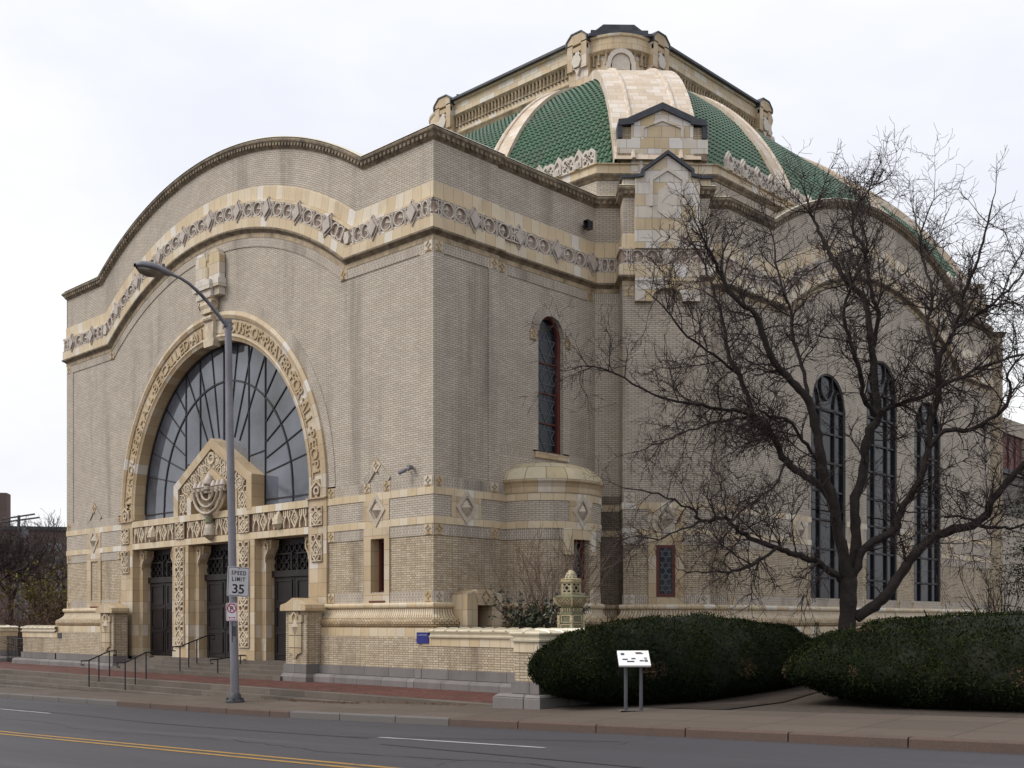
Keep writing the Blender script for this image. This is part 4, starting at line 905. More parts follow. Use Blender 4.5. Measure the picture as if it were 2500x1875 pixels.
# ---------------------------------------------------------------- dome
DR, DC, DZ = 11.3, 2.35, 12.68; C1 = 2.0
dr = lambda a, o=0: DC+(DR+o)*cos(a); dz = lambda a, o=0: DZ+(DR+o)*sin(a)
A0 = asin((16.4-DZ)/DR); A1 = 1.26
FC = [Fr(HC[0], HC[1], 1, 0), Fr(HC[0], HC[1], 0, 1), Fr(HC[0], HC[1], -1, 0), Fr(HC[0], HC[1], 0, -1)]
tw, tl = .20, .25; rows = int(DR*(A1-A0)/tl)
mb = MB(); M = FC[0]; da = (A1-A0)/rows
for i in range(rows):
    a = A0+i*da; b = a+da*1.05
    lim = dr(a)-C1+.15; nc = int(lim/tw)+1
    for k in range(-nc, nc):
        u0 = k*tw
        if abs(u0+tw/2) > lim: continue
        P = []
        for (x, h) in ((0, 0), (.28, .0), (.42, .045), (.64, .06), (.86, .045), (1, 0)):
            P.append((M(u0+x*tw, dz(a, h+.035), dr(a, h+.035)), M(u0+x*tw, dz(b, h), dr(b, h))))
        j = len(mb.v); n = len(P)
        mb.v.extend([p[0] for p in P]+[p[1] for p in P])
        for q in range(n-1): mb.f.append((j+q, j+q+1, j+n+q+1, j+n+q)); mb.uv.append([(0, 0)]*4); mb.mi.append(0)
        mb.f.append((j, j+n-1, j+n-2, j+n-3, j+2, j+1)) if 0 else None
        lo = [M(u0+x*tw, dz(a, -.02), dr(a, -.02)) for x in (0, 1)]; jj = len(mb.v); mb.v.extend(lo)
        mb.f.append((jj, jj+1, j+5, j+4, j+3, j+2, j+1, j)); mb.uv.append([(0, 0)]*8); mb.mi.append(0)
dp = mb.build('dome_tiles', M_GREEN, T, merge=False, smooth=50)
dp.data.transform(__import__('mathutils').Matrix.Translation((-HC[0], -HC[1], 0))); dp.location = (HC[0], HC[1], 0)
for i in (1, 2, 3):
    q = dp.copy(); COL.objects.link(q); q.parent = T; q.rotation_euler = (0, 0, i*pi/2)
def rib(M, u0, u1, o, prof_t, a0=A0, a1=A1, rolls=(), mt=None):
    # rib of dome between lateral u0..u1; prof_t maps angle, offset -> (out, z)
    mb = MB(); n = 34; A = [a0+(a1-a0)*k/n for k in range(n+1)]; L = [DR*(a-a0) for a in A]
    P = lambda u, a, oo: (lambda r: M(u, r[1], r[0]))(prof_t(a, oo))
    for i in range(n):
        a, b = A[i], A[i+1]
        mb.face([P(u0, a, o), P(u1, a, o), P(u1, b, o), P(u0, b, o)], [(u0, L[i]), (u1, L[i]), (u1, L[i+1]), (u0, L[i+1])])
        for u in (u0, u1): mb.face([P(u, a, -.3), P(u, b, -.3), P(u, b, o), P(u, a, o)], [(L[i], .03), (L[i+1], .03), (L[i+1], .25), (L[i], .25)])
    for u in rolls: mb.tube([P(u, a, o+.01) for a in A], .075, 6)
    return mb.build('dome_rib', M_TCR, T)
for M in FC:
    for sg in (-1, 1):
        MC = lambda s, v, o, M=M, sg=sg: M(s+sg*(3.9+1.5*(o-6)/6.8), v, o)
        rib(MC, -.48, .48, .20, lambda a, o: (dr(a, o), dz(a, o)), rolls=(-sg*.24,))
DG = [Fr(HC[0], HC[1], cos(pi/4+i*pi/2), sin(pi/4+i*pi/2)) for i in range(4)]
for M in DG: rib(M, -1.32, 1.38, .44, lambda a, o: (((2*DC-C1)/sqrt(2)+DR*cos(a)*sqrt(2)+o*cos(a)), dz(a)+o*sin(a)), rolls=(-.72, .76))
# ---------------------------------------------------------------- lantern
LH, LC = 6.0, 1.55; OL = octo(LH, LC)
def bulge(h, c, ctr=HC, n=6, k=.42):
    p = []; O = octo(h, c, ctr)
    for i in range(4):
        a, b = O[2*i], O[2*i+1]; m = ((a[0]+b[0])/2, (a[1]+b[1])/2); d = (m[0]-ctr[0], m[1]-ctr[1]); l = math.hypot(*d); d = (d[0]/l, d[1]/l)
        for j in range(n+1):
            t = j/n; w = 4*t*(1-t)*k; p.append((a[0]+(b[0]-a[0])*t+d[0]*w, a[1]+(b[1]-a[1])*t+d[1]*w))
    return p
OB = bulge(LH, LC)
LT = T
mb = MB(); plansweep(mb, OB, [(22.6, 0), (23.75, 0)], closed=True); mb2 = MB()
plansweep(mb, OB, [(23.98, 0), (24.3, 0)], closed=True); plansweep(mb, OB, [(24.82, .12), (25.32, .12), (25.34, .18), (25.42, .2), (25.42, 0)], closed=True); plansweep(mb, OB, [(24.3, -.03), (24.72, -.03)], closed=True)
ln = mb.build('lantern_wall', M_TC, T)
mb = MB()
plansweep(mb, OB, [(23.74, 0), (23.78, .05), (23.88, .10), (23.94, .14), (23.98, .15), (23.985, 0)], closed=True); plansweep(mb, OB, [(24.68, .0), (24.71, .09), (24.76, .13), (24.82, .17), (24.825, .1)], closed=True); mb.build('lantern_mouldings', M_DENT, ln)
mb = MB(); npt = len(OB)
for i in range(npt):
    a, b = OB[i], OB[(i+1) % npt]; l = math.dist(a, b); M = Fr(a[0], a[1], (b[0]-a[0])/l, (b[1]-a[1])/l); n = max(1, int(l/.2))
    for k in range(n):
        s = (k+.5)*l/n; mb.tube([M(s, 24.3, .04), M(s, 24.4, .05), M(s, 24.55, .04), M(s, 24.72, .06)], [.07, .035, .055, .05], 6, cap=False)
mb.build('lantern_balusters', M_DENT, ln)
for i in range(4):
    for sg in (-1, 1):
        M = FC[i]; c = sg*3.95; mb = MB()
        mbox(mb, M, c-.5, c+.5, 22.8, 23.5, LH, LH+.12); mbox(mb, M, c-.5, c+.5, 23.3, 25.3, LH, LH+.24); mbox(mb, M, c-.5, c-.22, 24.3, 25.35, LH+.24, LH+.36); mbox(mb, M, c+.22, c+.5, 24.3, 25.35, LH+.24, LH+.36)
        prism(mb, M, [(c-.5, 25.3), (c+.5, 25.3), (c+.5, 25.5), (c+.25, 25.72), (c-.25, 25.72), (c-.5, 25.5)], LH-.4, LH+.36); mbox(mb, M, c-.5, c+.5, 25.02, 25.2, LH+.24, LH+.34)
        p = mb.build('lantern_pavilion', M_JAMB, T)
        mb = MB(); z = 24.62
        for k in (0, 1): ribbon(mb, M, [(c+.36*cos(pi/2+k*pi+q*2*pi/3), z+.42*sin(pi/2+k*pi+q*2*pi/3)) for q in range(3)], .12, LH+.24, LH+.33, True)
        prism(mb, M, circ((c, z), .25, 6, ry=.28), LH+.24, LH+.40); mbox(mb, M, c-.2, c+.2, 22.98, 23.3, LH+.1, LH+.28); mb.build('star_relief', M_TILE0, p)
        mb = MB(); ribbon(mb, M, [(c-.53, 25.3), (c-.53, 25.51), (c-.26, 25.75), (c+.26, 25.75), (c+.53, 25.51), (c+.53, 25.3)], .05, LH-.4, LH+.4); mb.build('lead_cap', M_LEAD, p)
for M in DG:
    ch = (2*LH-LC)/sqrt(2)+.42; mb = MB(); prism(mb, M, [(-.36, 23.5), (.36, 23.5), (.36, 24.25)]+[(.36*cos(pi*k/8), 24.25+.36*sin(pi*k/8)) for k in range(9)], ch-.1, ch+.12)
    ribbon(mb, M, [(.5, 23.6), (.5, 24.2)]+[(.47*cos(pi*k/8), 24.25+.47*sin(pi*k/8)) for k in range(9)]+[(-.5, 24.2), (-.5, 23.6)], .17, ch-.1, ch+.2); mb.build('lantern_niche', [M_TILE0], T)
mb = MB(); O1 = octo(LH+.35, LC+.2); O2 = octo(LH-.5, LC); O3 = octo(LH-.9, LC+.1); O4 = octo(LH-2.2, LC-.55); O5 = octo(LH-2.25, LC-.55)
Z = [(O1, 25.42), (O1, 25.52), (O2, 25.66), (O2, 25.74), (O4, 26.1), (O4, 26.2), (O5, 26.22)]
for (A, z0), (B, z1) in zip(Z, Z[1:]):
    for i in range(8): j = (i+1) % 8; mb.face([(*A[i], z0), (*A[j], z0), (*B[j], z1), (*B[i], z1)])
mb.face([(*p, 26.22) for p in O5]); mb.face([(*p, 25.42) for p in O1][::-1]); 
for M in DG:      # stepped ridge over each short side
    mbox(mb, M, -1.15, 1.15, 25.4, 25.80, 3.0, 7.45); prism(mb, M, [(-1.1, 25.8), (1.1, 25.8), (.62, 26.16), (-.62, 26.16)], 2.0, 7.2); mbox(mb, M, -.56, .56, 26.1, 26.42, 2.0, 6.7)
mb.build('lantern_roof', M_LEAD, T)
# ---------------------------------------------------------------- corner buttress: ashlar front, stepped gables
def buttress(M):
    c = 2.0; mb = MB(); o0, o1 = .86, 1.04
    body = [(c-.98, 13.49), (c+.98, 13.49), (c+.98, 15.62), (c+.72, 15.66), (c+.72, 15.78), (c, 16.30), (c-.72, 15.78), (c-.72, 15.66), (c-.98, 15.62)]
    prism(mb, M, body, -.3, o1)
    low = [(c-.98, 11.9), (c-.42, 11.9), (c-.42, 12.1)]+[(c+.42*cos(pi-pi*k/8), 12.1+.22*sin(pi-pi*k/8)) for k in range(1, 8)]+[(c+.42, 12.1), (c+.42, 11.9), (c+.98, 11.9), (c+.98, 12.97), (c-.98, 12.97)]
    for x0, x1 in ((-.98, -.45), (.45, .98)): prism(mb, M, [(c+x0, 11.9), (c+x1, 11.9), (c+x1, 12.5), (c+x0, 12.5)], o0-.1, o1)
    prism(mb, M, [(c-.98, 12.5), (c+.98, 12.5), (c+.98, 13.0), (c-.98, 13.0)], o0-.1, o1+.035)
    arcp = [(c+.45*cos(pi*k/10), 12.02+.28*sin(pi*k/10)) for k in range(11)]; prism(mb, M, [(c-.45, 12.5), (c-.45, 12.02)][::-1]+[] if 0 else [(c+.45, 12.5)]+[(c-.45, 12.5)]+arcp[::-1], o0-.1, o1-.002)
    b = mb.build('buttress_front', M_TCP, T)
    mb = MB(); ribbon(mb, M, [(c-.5, 14.75), (c-.5, 15.55), (c, 15.88), (c+.5, 15.55), (c+.5, 14.75)], .10, o1, o1+.05)
    prism(mb, M, [(c-.29, 14.6), (c, 14.38), (c+.29, 14.6), (c+.29, 15.2), (c, 15.42), (c-.29, 15.2)], o1, o1+.03); mb.build('niche_panel', M_TILE0, b)
    mb = MB(); ribbon(mb, M, [(c-1.0, 15.64), (c-.76, 15.68), (c-.76, 15.82), (c, 16.37), (c+.76, 15.82), (c+.76, 15.68), (c+1.0, 15.64)], .09, -.3, o1+.1); mb.build('lead_cap', M_LEAD, b)
    mb = MB()
    for sg in (-1, 1):
        x0, x1 = sorted((c+sg*.98, c+sg*1.34)); mbox(mb, M, x0, x1, 15.40, 15.64, -.3, .9)
    sh = mb.build('buttress_shoulder', M_TCS, b)
    mb = MB(); 
    for sg in (-1, 1): x0, x1 = sorted((c+sg*.98, c+sg*1.40)); mbox(mb, M, x0, x1, 15.64, 15.72, -.3, .98)
    mb.build('lead_cap', M_LEAD, sh)
    # upper block
    mb = MB(); o = -.05
    prism(mb, M, [(c-.97, 15.3), (c+.97, 15.3), (c+.97, 17.76), (c, 18.2), (c-.97, 17.76)], -2.6, o+.06); mbox(mb, M, c-1.42, c+1.42, 16.75, 17.2, -2.4, o+.10)
    u = mb.build('upper_gable', M_TCP, T)
    mb = MB()
    for sg in (-1, 1): x0, x1 = sorted((c+sg*.95, c+sg*1.28)); mbox(mb, M, x0, x1, 14.8, 16.60, -2.4, o); mbox(mb, M, x0, x1, 17.2, 17.62, -2.4, o)
    mb.build('brick_shoulder', M_BRICKL, u)
    mb = MB(); plx = lambda x0, x1: mbox(mb, M, x0, x1, 16.55, 16.76, -2.4, o+.12)
    plx(c-1.40, c-.98); plx(c+.98, c+1.40); mb.build('moulding', M_MOULD, u)
    mb = MB(); ribbon(mb, M, [(c-.62, 17.2), (c-.62, 17.58), (c, 17.82), (c+.62, 17.58), (c+.62, 17.2)], .08, o+.06, o+.10); ribbon(mb, M, [(c-.68, 16.75), (c-.68, 15.6)], .14, o+.06, o+.1); ribbon(mb, M, [(c+.68, 16.75), (c+.68, 15.6)], .14, o+.06, o+.1); mb.build('raised_panel', M_TCP, u)
    mb = MB(); ribbon(mb, M, [(c-1.36, 17.72), (c-.98, 17.76), (c-.98, 17.80), (c, 18.24), (c+.98, 17.80), (c+.98, 17.76), (c+1.36, 17.72)], .19, -2.7, o+.14); mb.build('lead_cap', M_LEAD, u)
    mb = MB()
    for sg in (-1, 1): x0, x1 = sorted((c+sg*1.25, c+sg*1.40)); prism(mb, lambda s, v, oo, x0=x0, x1=x1: M(x0+oo*(x1-x0), v, s), [(o+.1, 17.25), (o+.1, 17.7), (-2.6, 17.7), (-2.6, 17.25)], 0, 1, back=True)
    mb.build('lead_flashing', M_LEAD, u)
buttress(FD)
# north-east corner, seen edge-on beyond the east wall
FN = Fr(2.87, 31.03, -K, K); mb = MB()
pN = [(2.87, 31.03), FN(.66, 0, 0)[:2], FN(.66, 0, .86)[:2], FN(3.34, 0, .86)[:2], FN(3.34, 0, 0)[:2], FN(4.06, 0, 0)[:2]]
plansweep(mb, pN, [(.4, .003), (ARC_ZV-.2, .003)]); mbox(mb, FN, .95, 3.05, 13, 17.4, -2.4, -.05); mb.build('rear_buttress', M_BRICKL, T)
mb = MB(); plansweep(mb, pN, [(ARC_ZV-.24, .01), (ARC_ZV, .16), (ARC_ZV+.05, -.4)], (0, 1)); mbox(mb, FN, .8, 3.2, 17.4, 17.6, -2.5, .1); mb.build('cornice', M_MOULD, T)
# ---------------------------------------------------------------- ground, road, pavement
ZP = [(-400, -6.0), (-120, -2.0), (-14.6, -.12), (.1, .15), (8.2, .39), (16.1, .635), (60, 1.9), (300, 4)]
def zs(x):
    if x <= ZP[0][0]: return ZP[0][1]
    for a, b in zip(ZP, ZP[1:]):
        if x <= b[0]: return a[1]+(b[1]-a[1])*(x-a[0])/(b[0]-a[0])
    return ZP[-1][1]
YC = -5.4
XS = [-400, -200, -120, -80, -60]+[-50+2.5*k for k in range(45)]+[70, 100, 200, 300]
def sheet(name, ys, zf, m, kind='structure', x0=-500, x1=500, uvs=None):
    mb = MB(); xs = [x0]+[x for x in XS if x0 < x < x1]+[x1]
    for a, b in zip(xs, xs[1:]):
        for c, d in zip(ys, ys[1:]): mb.face([(a, c, zf(a, c)), (b, c, zf(b, c)), (b, d, zf(b, d)), (a, d, zf(a, d))], [(a, c), (b, c), (b, d), (a, d)])
    o = mb.build(name, m); return tag(o, kind=kind)
zroad = lambda x, y: zs(x)-.14+.012*(1-((y-YC+5.75)/5.75)**2)
zwalk = lambda x, y: zs(x)+(y-YC)*.04
# road: crown is .06 m high over 11.5 m
sheet('road', [-16.9, -14, -11.15, -8, -6.2, YC], zroad, M_ASPH)
sheet('sidewalk', [YC+.16, -2.6], zwalk, M_WALK)
zg = lambda x, y: (zs(x)+.11-.12*max(0, min(1, (-3.0-y)/.3))) if y < 2 else max(zs(x)+.12, zs(x)+.12+min(.45, (y-2)*.06))
def ground_z(x, y):
    if y < -17.06: return zs(x)+.02
    if y <= YC: return zroad(x, y)-.1
    if y < -2.9: return zwalk(x, y)-.06
    return (zs(x)+.10)+max(0, min(.45, (y)*.06))
GY = [-900, -120, -40, -20, -17.1, -16.85, -5.45, -5.35, -3.2, -2.85, 0, 2, 5, 9, 40, 120, 900]
XS2 = XS; sheet('ground', GY, ground_z, M_GRASS, x0=-1500, x1=1200)
sheet('far_sidewalk', [-22, -17.06], lambda x, y: zs(x)+.03, M_WALK)
# kerbs in alternating stone and concrete lengths
for i, (a, b, m) in enumerate(((-60, -6.95, M_CURBG), (-6.95, 1.15, M_CURBB), (1.15, 6.4, M_CURBG), (6.4, 45, M_CURBB))):
    mb = MB(); x = a
    while x < b-.01:
        e = min(b, x+1.83); g = .012
        for y0, y1, z0, z1 in ((YC-.0, YC+.165, 0, 0),):
            P = lambda q, y, dz: (q, y, zs(q)+dz)
            mb.face([P(x+g, y0, -.25), P(e-g, y0, -.25), P(e-g, y0, -.015), P(x+g, y0, -.015)]); mb.face([P(x+g, y0, -.015), P(e-g, y0, -.015), P(e-g, y0+.02, .006), P(x+g, y0+.02, .006)])
            mb.face([P(x+g, y0+.02, .006), P(e-g, y0+.02, .006), P(e-g, y1, .012), P(x+g, y1, .012)]); mb.face([P(x+g, y0, -.25), P(x+g, y0, -.015), P(x+g, y1, .012), P(x+g, y1, -.25)]); mb.face([P(e-g, y0, -.25), P(e-g, y1, -.25), P(e-g, y1, .012), P(e-g, y0, -.015)])
        x = e
    tag(mb.build('kerb', m), kind='structure')
mb = MB(); plx = [(-60, YC+.02), (45, YC+.02)]
def stripe(name, y, w, x0, x1, m):
    mb = MB(); n = max(1, int((x1-x0)/2.5))
    for k in range(n):
        a, b = x0+(x1-x0)*k/n, x0+(x1-x0)*(k+1)/n; yy = y if callable(y) else (lambda x: y)
        mb.face([(a, yy(a)-w/2, zroad(a, yy(a)-w/2)+.005), (b, yy(b)-w/2, zroad(b, yy(b)-w/2)+.005), (b, yy(b)+w/2, zroad(b, yy(b)+w/2)+.005), (a, yy(a)+w/2, zroad(a, yy(a)+w/2)+.005)])
    return tag(mb.build(name, m), kind='structure')
stripe('yellow_line', -11.02, .11, -120, 45, M_YEL); stripe('yellow_line', -11.29, .11, -120, 45, M_YEL)
for a, b in ((-26, -21), (-12.3, -5.4), (-5.6, -2.85), (7.4, 11.2), (20, 23)): stripe('lane_line', -7.95, .10, a, b, M_LINE) if a != -5.6 else None
stripe('road_seam', lambda x: -7.7-.5*sin((x+6)*.13), .05, -14, 7.4, M_CRACK); stripe('road_seam', lambda x: -8.1+(x-6.9)*.34, .035, 6.6, 11.5, M_CRACK); stripe('road_seam', lambda x: -8.6-(x-6)*.09, .06, 8.5, 30, M_CRACK)
def crack(pts, w):
    mb = MB(); P = []
    for (x0, y0), (x1, y1) in zip(pts, pts[1:]):
        for k in range(10): t = k/10; P.append((x0+(x1-x0)*t+rng.normal(0, .03), y0+(y1-y0)*t+rng.normal(0, .06)))
    for (x0, y0), (x1, y1) in zip(P, P[1:]):
        d = w*rng.uniform(.5, 1.2)/2; mb.face([(x0, y0-d, zroad(x0, y0)+.004), (x1, y1-d, zroad(x1, y1)+.004), (x1, y1+d, zroad(x1, y1)+.004), (x0, y0+d, zroad(x0, y0)+.004)])
    tag(mb.build('road_crack', M_CRACK), kind='structure')
crack([(5.5, -9.6), (9, -10.1), (12.5, -9.7), (16, -10.4)], .03); crack([(11.5, -5.7), (11.9, -7.4), (11.4, -9.9), (12.2, -12)], .025); crack([(-9, -9.9), (-3, -9.4), (2, -9.9), (5.5, -9.6)], .022); crack([(-1, -5.6), (-1.3, -8.2), (-.7, -10.8)], .02)
# terrace of red brick with sandstone steps
TE = -3.1; TZ = .42
mb = MB(); mb.face([(-40, TE+.35, TZ+.004), (5.9, TE+.35, TZ+.004), (5.9, -.3, .475), (-40, -.3, .475)], [(-40, TE), (5.9, TE), (5.9, 0), (-40, 0)]); tag(mb.build('terrace_paving', M_PAVE), kind='structure')
steps = MB()
for k in range(4):
    z1 = TZ-k*.155; y0 = TE-.29*k; x1 = 5.95-k*.01
    mbox(steps, Fr(0, y0, 1, 0), -45, x1, z1-.15, z1, -.40, 0); mbox(steps, Fr(0, y0+.015, 1, 0), -45, x1, z1-.4, z1-.15, -.40, 0)
tag(steps.build('terrace_steps', M_STEP), kind='structure')
es = MB()
for k in range(4): z1 = FL-.125*k; mbox(es, Fr(0, -.12-.3*k, 1, 0), -16.27, -5.59, z1-.125 if k < 3 else .3, z1, -(.9 if k == 0 else .31), 0, n=1)
tag(es.build('entrance_steps', M_STEP), kind='structure')
mb = MB(); PQ = [(-2.63, 9.05, 10.8), (0, 8.95, 10.5), (2, 8.8, 10.2), (5, 8.5, 9.9), (9, 8.1, 9.5)]
for (y0, a0, b0), (y1, a1, b1) in zip(PQ, PQ[1:]): q = lambda x, y: (x, y, ground_z(x, y)+.022); mb.face([q(a0, y0), q(b0, y0), q(b1, y1), q(a1, y1)]); tag(mb.build('garden_path', M_WALK), kind='structure')
# ---------------------------------------------------------------- front garden walls
def low_wall(name, label, segs, ends, cap_path, yline=None):
    t = thing(name, label, 'wall')
    return t
BROWS = [('granite_base', [(.30, .36), (.62, .36), (.66, .33), (.70, .27), (.70, .06)], M_GRAN), ('granite_course', [(.70, .06), (.71, .09), (.95, .09), (.95, .0)], M_GRAN), ('brickwork', [(.95, .03), (1.56, .03)], M_BRICKL), ('terracotta_band', [(1.56, .05), (1.785, .05), (1.785, .02)], M_TCS)]
CAPP = [(1.785, .05), (1.79, .10), (1.83, .11), (1.85, .06), (1.90, .06), (1.93, .12), (1.96, .13), (2.0, .08), (2.02, -.1), (2.03, -.25)]
def cap_rolls(mb, path, step=.42):
    for a, b in zip(path, path[1:]):
        l = math.dist(a, b); M = Fr(a[0], a[1], (b[0]-a[0])/l, (b[1]-a[1])/l); n = int(l/step)
        for k in range(n):
            s = (k+.5)*l/n; mb.tube([M(s, 1.955, .13), M(s, 1.995, .07), M(s, 2.025, -.1), M(s, 2.03, -.3)], [.035, .04, .04, .035], 6)
def garden_wall(label, front, capf, name='garden_wall', bz=0, d0=None, d1=None):
    t = thing(name, label, 'wall', (front[0][0], front[0][1], 0))
    kids = []
    for nm, pf, m in BROWS:
        mb = MB(); plansweep(mb, front, [(z-(.0 if nm != 'granite_base' or i else bz), o) for i, (z, o) in enumerate(pf)], d0, d1); kids.append(mb.build(nm, m, None))
    mb = MB(); plansweep(mb, capf, CAPP, d0, d1); cap_rolls(mb, capf); kids.append(mb.build('coping', M_CAPT, None, smooth=35))
    for k in kids: k.data.transform(__import__('mathutils').Matrix.Translation((-front[0][0], -front[0][1], 0))); k.parent = t
    return t
YW = -.33
garden_wall('low buff brick wall with cream tiled coping between the temple corner and the hedge', [(-.02, YW), (5.98, YW)], [(.3, YW), (5.98, YW)])
# end wall running towards the street, with its pier-like front
def end_wall():
    p = [(6.0, -.34), (6.0, -3.08), (6.62, -3.08), (6.62, 6.5)]
    return garden_wall('low buff brick end wall facing the sidewalk beside the round clipped hedge', p, p, bz=.25)
end_wall()
garden_wall('low buff brick wall at the left foot of the temple beside the iron gate', [(-25.15, .4), (-25.15, YW), (-21.9, YW)], [(-25.15, .4), (-25.15, YW), (-22.0, YW)])
w2 = garden_wall('low buff brick wall beyond the iron gate at the left edge', [(-34, YW), (-27.6, YW), (-27.6, .4)], [(-34, YW), (-27.6, YW), (-27.6, .4)])
# plinth under the temple front, part of the temple
mb = MB()
for a, b in (((-22.0, YW), (-17.36, YW)), ((-4.5, YW), (.0, YW))):
    plansweep(mb, [a, b], BROWS[0][1]); plansweep(mb, [a, b], BROWS[1][1])
mb.builds('granite_base', M_GRAN, T)
mb = MB()
for a, b in (((-22.0, YW), (-17.36, YW)), ((-4.5, YW), (-.02, YW))): plansweep(mb, [a, b], [(.95, .031), (1.80, .031)])
mb.builds('plinth_wall', M_BRICKL, T)
mb = MB(); mbox(mb, Fr(0, YW, 1, 0), -21.85, -21.5, 1.53, 1.76, 0, .036); mb.build('wall_vent', M_STEELD, T)
# entrance piers
def entry_pier(x0, label):
    t = thing('entrance_pier', label, 'pier', ((x0+.51), -.3, 0), group='piers beside the entrance steps')
    M = Fr(-.51, -.52, 1, 0); w = 1.02; d = .52
    pf = lambda pr: [(z, o) for z, o in pr]; path = [(-.51, .02), (-.51, -.52), (.51, -.52), (.51, .02)]
    def sw(nm, prof, m):
        mb = MB(); plansweep(mb, path, prof); return mb.build(nm, m, t)
    sw('granite_base', [(.35, .12), (.60, .12), (.66, .08), (.70, .05), (.71, .04)], M_GRAN); sw('granite_course', [(.71, .05), (.97, .05), (.97, 0)], M_GRAN); sw('brickwork', [(.97, 0), (2.54, 0)], M_BRICKL)
    mb = MB()   # gabled cap: eaves moulding and low gable
    q = [(-.62, 2.52), (.62, 2.52), (.64, 2.60), (.60, 2.70), (.32, 2.76), (0, 2.90), (-.32, 2.76), (-.60, 2.70), (-.64, 2.60)]
    MF = Fr(0, -.52, 1, 0); prism(mb, MF, q, -.56, .13); sw2 = mb.build('cap', M_JAMB, t)
    mb = MB(); MF2 = MF
    cart = [(-.30, 1.30), (-.12, 1.25), (0, 1.12), (.12, 1.25), (.30, 1.30), (.30, 2.20), (.36, 2.20), (.36, 2.40), (.18, 2.40), (.16, 2.56), (0, 2.66), (-.16, 2.56), (-.18, 2.40), (-.36, 2.40), (-.36, 2.20), (-.30, 2.20)]
    prism(mb, MF2, cart, -.01, .05); cc = mb.build('cartouche', brick('cartouche_slabs', [(0, (.44, .34, .21)), (1, (.52, .43, .29))], .33, .36, (.1, .075, .05), .014, offset=0, rough=.5) if 'cartouche_slabs' not in MT else MT['cartouche_slabs'], t)
    mb = MB(); pyramid(mb, MF2, [(-.15, 2.05), (0, 1.75), (.15, 2.05), (0, 2.30)], (0, 2.05), .05, .15); ribbon(mb, MF2, [(-.12, 2.28), (-.12, 2.38), (0, 2.48), (.12, 2.38), (.12, 2.28)], .05, .05, .09); mb.build('diamond_boss', M_JAMB, cc)
    return t
entry_pier(-5.57, 'buff brick entrance pier with gabled cap right of the three doors')
entry_pier(-17.31, 'buff brick entrance pier with gabled cap left of the three doors')
# blue plaque with lettering
t = thing('landmark_plaque', 'small square blue landmark plaque on the brick plinth', 'plaque', (.02, YW-.06, 1.775)); MP = Fr(0, 0, 1, 0)
mb = MB(); mbox(mb, MP, -.23, .23, -.145, .145, -.1, .02, back=True); mb.build('board', M_BLUE, t)
mb = MB(); text(mb, MP, 'LANDMARK', 0, .055, .062, .02, .023, .003, gap=.15)
mb.build('lettering', M_BLUET, t)
